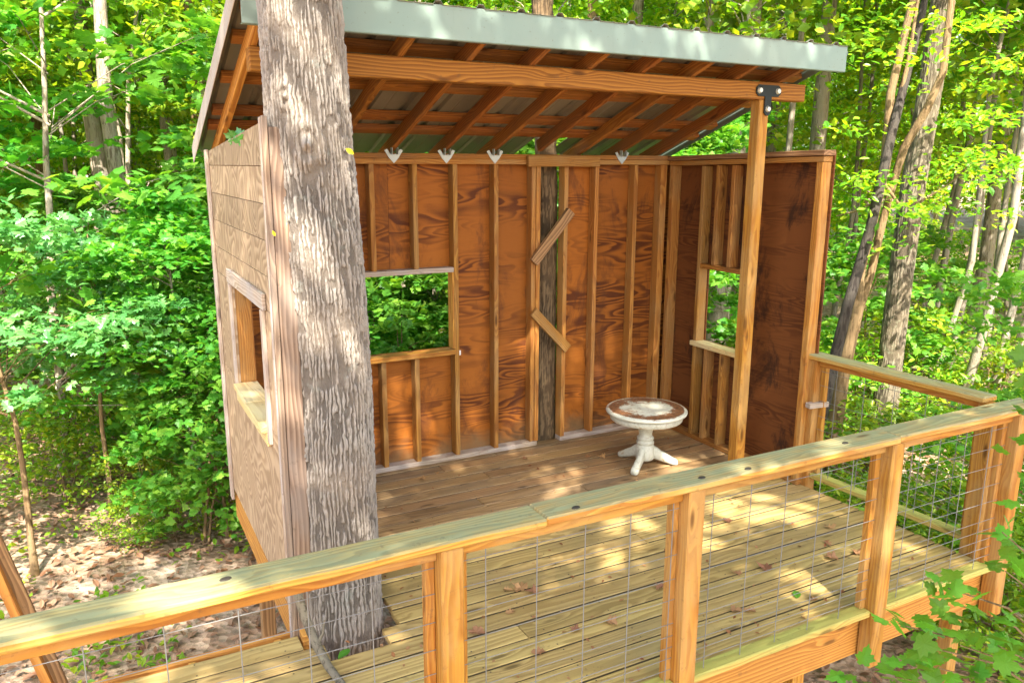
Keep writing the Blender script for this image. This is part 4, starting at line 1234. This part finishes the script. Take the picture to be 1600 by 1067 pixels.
# unseen canopy trees added behind the viewer to throw dappled shade on the deck
def shade_tree(x, y_, h0, h1, cr, ncl, per, label, seed, rr=1.1):
    q = np.random.default_rng(seed)
    gz = float(ground_z(x, y_))
    o = empty('shade_tree', Vector((x, y_, gz)), label, 'tree')
    mb = MB(); mb.tube([(x, y_, gz - 0.2), (x + 0.1, y_, 2), (x, y_ + 0.1, h0), (x + 0.1, y_, h1 - 0.4)], [0.26, 0.2, 0.15, 0.03], 12)
    cc = []
    for i in range(ncl):
        a_ = q.uniform(0, 6.283); z0 = q.uniform(h0, h1); L_ = cr * math.sqrt(q.uniform(0.02, 1.0)) * (1.0 - 0.45 * ((z0 - h0) / (h1 - h0)) ** 2)
        tip = (x + math.cos(a_) * L_, y_ + math.sin(a_) * L_, z0 + 0.2)
        cc.append(tip)
        mb.tube([(x, y_, z0 - 0.3 * L_ if z0 - 0.3 * L_ > h0 - 2 else h0 - 2), (x + math.cos(a_) * L_ * .5, y_ + math.sin(a_) * L_ * .5, z0 - 0.05 * L_), tip], [0.05, 0.03, 0.008], 5)
    mesh_obj('trunk', mb.mesh('trunk'), M['bark_mid'], o, Matrix())
    lp_ = sun_gaps(clusters(np.array(cc), per, rr, 0.35, q))
    mesh_obj('crown', leaves_mesh('crown', lp_, 0.17, 'oval', r=q), M['leaf_maple'], o, Matrix())


shade_tree(0.0, -3.0, 6.6, 10.2, 4.3, 270, 44, 'broad unseen tree added opposite the shed to shade the deck', 3)
shade_tree(3.1, -2.9, 6.6, 10.2, 2.9, 120, 44, 'narrower unseen tree added past the deck corner to shade the deck', 4)

# ------------------------------------------------------------------ leaf litter and ground cover
nl = 17000
az = rng.uniform(-12, 72, nl); d = 2.2 + 15 * rng.uniform(0, 1, nl) ** 0.8
lx = d * np.sin(np.radians(az)); ly = d * np.cos(np.radians(az))
pos = np.stack([lx, ly, ground_z(lx, ly) + rng.uniform(0.01, 0.05, nl)], 1)
o = mesh_obj('leaf_litter', leaves_mesh('leaf_litter', pos, 0.085, 'oval', tilt=0.35), M['litter'])
tag(o, 'layer of dry brown fallen leaves over the forest floor', 'leaf litter', kind='stuff')
cl = []
for k in range(230):
    az_ = R.uniform(-10, 70); d_ = R.uniform(5.5, 20)
    x, y_ = pol(az_, d_)
    if blocked(x, y_, 0.6) and x > 0.3: continue
    cl.append((x, y_, float(ground_z(x, y_)) + 0.12))
pos = clusters(np.array(cl), 38, 0.42, 0.3)
o = mesh_obj('ground_cover', leaves_mesh('ground_cover', pos, 0.075, 'oval', tilt=0.5), M['leaf_far'])
tag(o, 'patches of low green seedlings covering the forest floor', 'ground cover', kind='stuff')

# ------------------------------------------------------------------ sapling in front of the deck corner
sx, sy = 2.95, 1.05
sap = empty('maple_sapling', Vector((sx, sy, float(ground_z(sx, sy)))), 'leafy maple sapling reaching up in front of the deck corner', 'sapling')
tips = [(2.12, 1.50, 0.66), (2.16, 1.50, 0.60), (2.24, 1.47, 0.86), (2.22, 1.42, 0.58), (2.19, 1.45, 0.70), (2.28, 1.43, 0.80), (2.33, 1.40, 0.72), (2.39, 1.375, 0.80), (2.42, 1.40, 0.92), (2.50, 1.315, 0.80), (2.45, 1.35, 0.70), (2.56, 1.31, 0.90), (2.56, 1.36, 1.03), (2.53, 1.42, 1.27), (2.62, 1.42, 1.13), (2.66, 1.40, 1.55), (2.66, 1.44, 1.70), (2.70, 1.42, 1.42), (2.55, 1.25, 0.62), (2.40, 1.30, 0.60), (2.30, 1.36, 0.62), (2.65, 1.30, 0.75), (2.72, 1.38, 1.25), (2.36, 1.42, 0.99), (2.74, 1.45, 1.62)]
tips = [t_ for t_ in tips if t_[2] < 1.05 or t_[0] > 2.6]
mb = MB()
g0 = float(ground_z(sx, sy))
main = [(sx, sy, g0 - 0.1), (2.88, 1.12, -0.4), (2.80, 1.22, 0.4), (2.78, 1.32, 1.1), (2.76, 1.40, 1.8)]
mb.tube(main, [0.022, 0.018, 0.014, 0.010, 0.005], 8)
ma = np.array(main)
for tx, ty, tz in tips:
    zb = max(-0.6, tz - 0.28)
    b = [np.interp(zb, ma[:, 2], ma[:, k]) for k in range(3)]
    mb.tube([b, ((b[0] + tx) / 2, (b[1] + ty) / 2, (b[2] + tz) / 2 + 0.05), (tx, ty, tz)], [0.006, 0.004, 0.002], 5)
mesh_obj('stem', mb.mesh('stem'), M['bark_warm'], sap, Matrix())
sv, sf = SHAPES['maple']
lm = np_mesh('leaf', (sv - np.array([0, 0.1, 0])) * 0.068, np.array(sf)); lm.materials.append(M['leaf_maple'])
for tx, ty, tz in tips:
    for k in range(7):
        p = Vector((tx + R.gauss(0, .045), ty + R.gauss(0, .045), tz + R.gauss(0, .03)))
        m = Matrix.Translation(p) @ Euler((R.gauss(0.25, .45), R.gauss(0, .4), R.uniform(0, 6.28))).to_matrix().to_4x4() @ Matrix.Scale(R.uniform(0.7, 1.15), 4)
        link(bpy.data.objects.new('leaf', lm), sap, m)

# ------------------------------------------------------------------ small things on the deck
def curled(seed):
    q = random.Random(seed)
    sv, sf = SHAPES['maple' if seed % 2 else 'oak']
    v = (sv - np.array([0, 0.4, 0])).copy()
    cu = q.uniform(0.8, 1.9); ax = q.uniform(0, 3.14)
    u = v[:, 0] * math.cos(ax) + v[:, 1] * math.sin(ax)
    v[:, 2] = cu * u * u * 0.8 + np.array([q.uniform(-0.06, 0.06) for _ in v])
    v[:, 2] -= v[:, 2].min() - 0.03
    V = np.concatenate([v, v + np.array([0, 0, 0.015])]); n_ = len(v)
    F = [f[::-1] for f in sf] + [tuple(i + n_ for i in f) for f in sf]
    for i in range(1, n_):
        a, b = i, i % (n_ - 1) + 1
        F += [(a, b, b + n_), (a, b + n_, a + n_)]
    me = np_mesh('dry_leaf', V * 0.068, np.array(F)); me.materials.append(M['dry'])
    return me


CV = [curled(k) for k in range(6)]
SPOTS = [(1.919, 3.563), (1.992, 3.517), (1.87, 3.60), (1.955, 3.585), (1.750, 3.002), (2.201, 3.057), (3.153, 3.140), (2.864, 2.842), (2.93, 2.80), (3.347, 3.116), (3.934, 3.171), (3.791, 3.018), (3.324, 2.727), (3.992, 2.987), (1.485, 4.108), (2.946, 5.351), (3.433, 5.149), (3.518, 5.089), (2.187, 5.387), (2.05, 5.33), (2.643, 3.218), (1.542, 3.295), (1.793, 3.386), (2.006, 3.086), (4.12, 3.32), (3.60, 3.70), (1.337, 4.142), (4.2, 4.3), (3.05, 4.5)]
for k, (x, y_) in enumerate(SPOTS):
    pile = k < 4
    m = Matrix.Translation((x, y_, 0.004)) @ Matrix.Rotation(R.uniform(0, 6.28), 4, 'Z') @ Matrix.Scale(R.uniform(0.75, 1.25) * (0.75 if y_ > 4.6 else 1), 4)
    o = mesh_obj('dry_leaf', CV[k % 6], M['dry'], None, m)
    if pile: tag(o, 'curled dry leaf in the small pile of leaves near the trunk', 'leaf', 'piled dry leaves on the deck')
    else: tag(o, 'single curled brown leaf lying on the deck planks', 'leaf', 'dry leaves scattered on the deck')
nc = 240
cp = np.stack([rng.uniform(0.9, 4.5, nc), 2.62 + 2.9 * rng.uniform(0, 1, nc) ** 1.3, np.full(nc, 0.006)], 1)
o = mesh_obj('leaf_crumbs', leaves_mesh('leaf_crumbs', cp, 0.028, 'oval', tilt=0.3), M['dry'])
tag(o, 'scatter of tiny leaf crumbs and bark bits on the planks', 'leaf crumbs', kind='stuff')
gl = np_mesh('green_leaf', np.concatenate([SHAPES['oval'][0], SHAPES['oval'][0] + np.array([0, 0, .02])]) * 0.09, np.array(SHAPES['oval'][1] + [tuple(i + 8 for i in f) for f in SHAPES['oval'][1]]))
gl.materials.append(M['leaf_maple'])
for x, y_, lb in ((0.93, 3.46, 'small green leaf on the planks beside the trunk base'), (3.25, 2.78, 'small green leaf on the planks by the wire mesh railing')):
    o = mesh_obj('green_leaf', gl, None, None, Matrix.Translation((x, y_, 0.006)) @ Matrix.Rotation(R.uniform(0, 6), 4, 'Z'))
    tag(o, lb, 'leaf')
mb = MB()
mb.tube([(0.72, 3.60, 0.30), (0.735, 3.55, 0.20), (0.765, 3.44, 0.085), (0.79, 3.33, 0.03), (0.82, 3.14, 0.019), (0.84, 2.9, 0.017)], [0.021, 0.023, 0.022, 0.02, 0.017, 0.010], 9)
mb.tube([(0.765, 3.44, 0.085), (0.80, 3.46, 0.13), (0.815, 3.47, 0.19)], [0.012, 0.009, 0.004], 6)
tag(mesh_obj('fallen_branch', mb.mesh('fallen_branch'), bark('branch_bark', (0.20, 0.17, 0.12), (0.06, 0.05, 0.035), lichen=(0.3, 0.32, 0.2), attr=False)), 'dark crooked stick leaning at the foot of the trunk', 'branch')
for (p, n_, lb) in (((0.722, 3.640, 2.03), (0, -1, 0.1), 'tiny yellow leaf stuck on the trim board left of the trunk'), ((1.065, 3.588, 2.39), (0.2, -1, 0.2), 'tiny yellow leaf stuck on the bark under the trunk knot')):
    me = leaves_mesh('yellow_leaf', np.array([p]), 0.04, 'oval', tilt=0.1, normal=np.array([n_], float))
    tag(mesh_obj('yellow_leaf', me, M['yellow_leaf']), lb, 'leaf')
sp = empty('leafy_sprig', Vector((0.76, 4.45, 2.43)), 'sprig of pale green leaves lying on top of the siding wall', 'sprig')
mb = MB(); mb.tube([(0.78, 4.75, 2.435), (0.77, 4.5, 2.46), (0.75, 4.3, 2.50)], [0.005, 0.004, 0.002], 5)
mesh_obj('twig', mb.mesh('twig'), M['bark_warm'], sp, Matrix())
lm2 = np_mesh('leaf', (sv - np.array([0, 0.1, 0])) * 0.075, np.array(sf)); lm2.materials.append(M['leaf_oak'])
for k in range(9):
    p = Vector((0.76 + R.gauss(0, .02), 4.30 + 0.05 * k, 2.445 + R.uniform(0, .03)))
    link(bpy.data.objects.new('leaf', lm2), sp, Matrix.Translation(p) @ Euler((R.gauss(.5, .4), R.gauss(-.4, .4), R.uniform(0, 6.28))).to_matrix().to_4x4())

# leaning timber left of the deck walkway
lp = empty('leaning_post', Vector((-0.29, 4.10, GZ)), 'leaning orange brown timber standing beyond the walkway end', 'post')
board('timber', (-0.60, 4.08, 0.80), (-0.12, 4.08, GZ), 0.04, 0.09, M['joist'], lp, up=(0, -1, 0), unit=1.0)
board('side_board', (-0.552, 4.10, 0.76), (-0.072, 4.10, GZ + 0.02), 0.05, 0.035, M['oldpost'], lp, up=(0, -1, 0), unit=1.0)
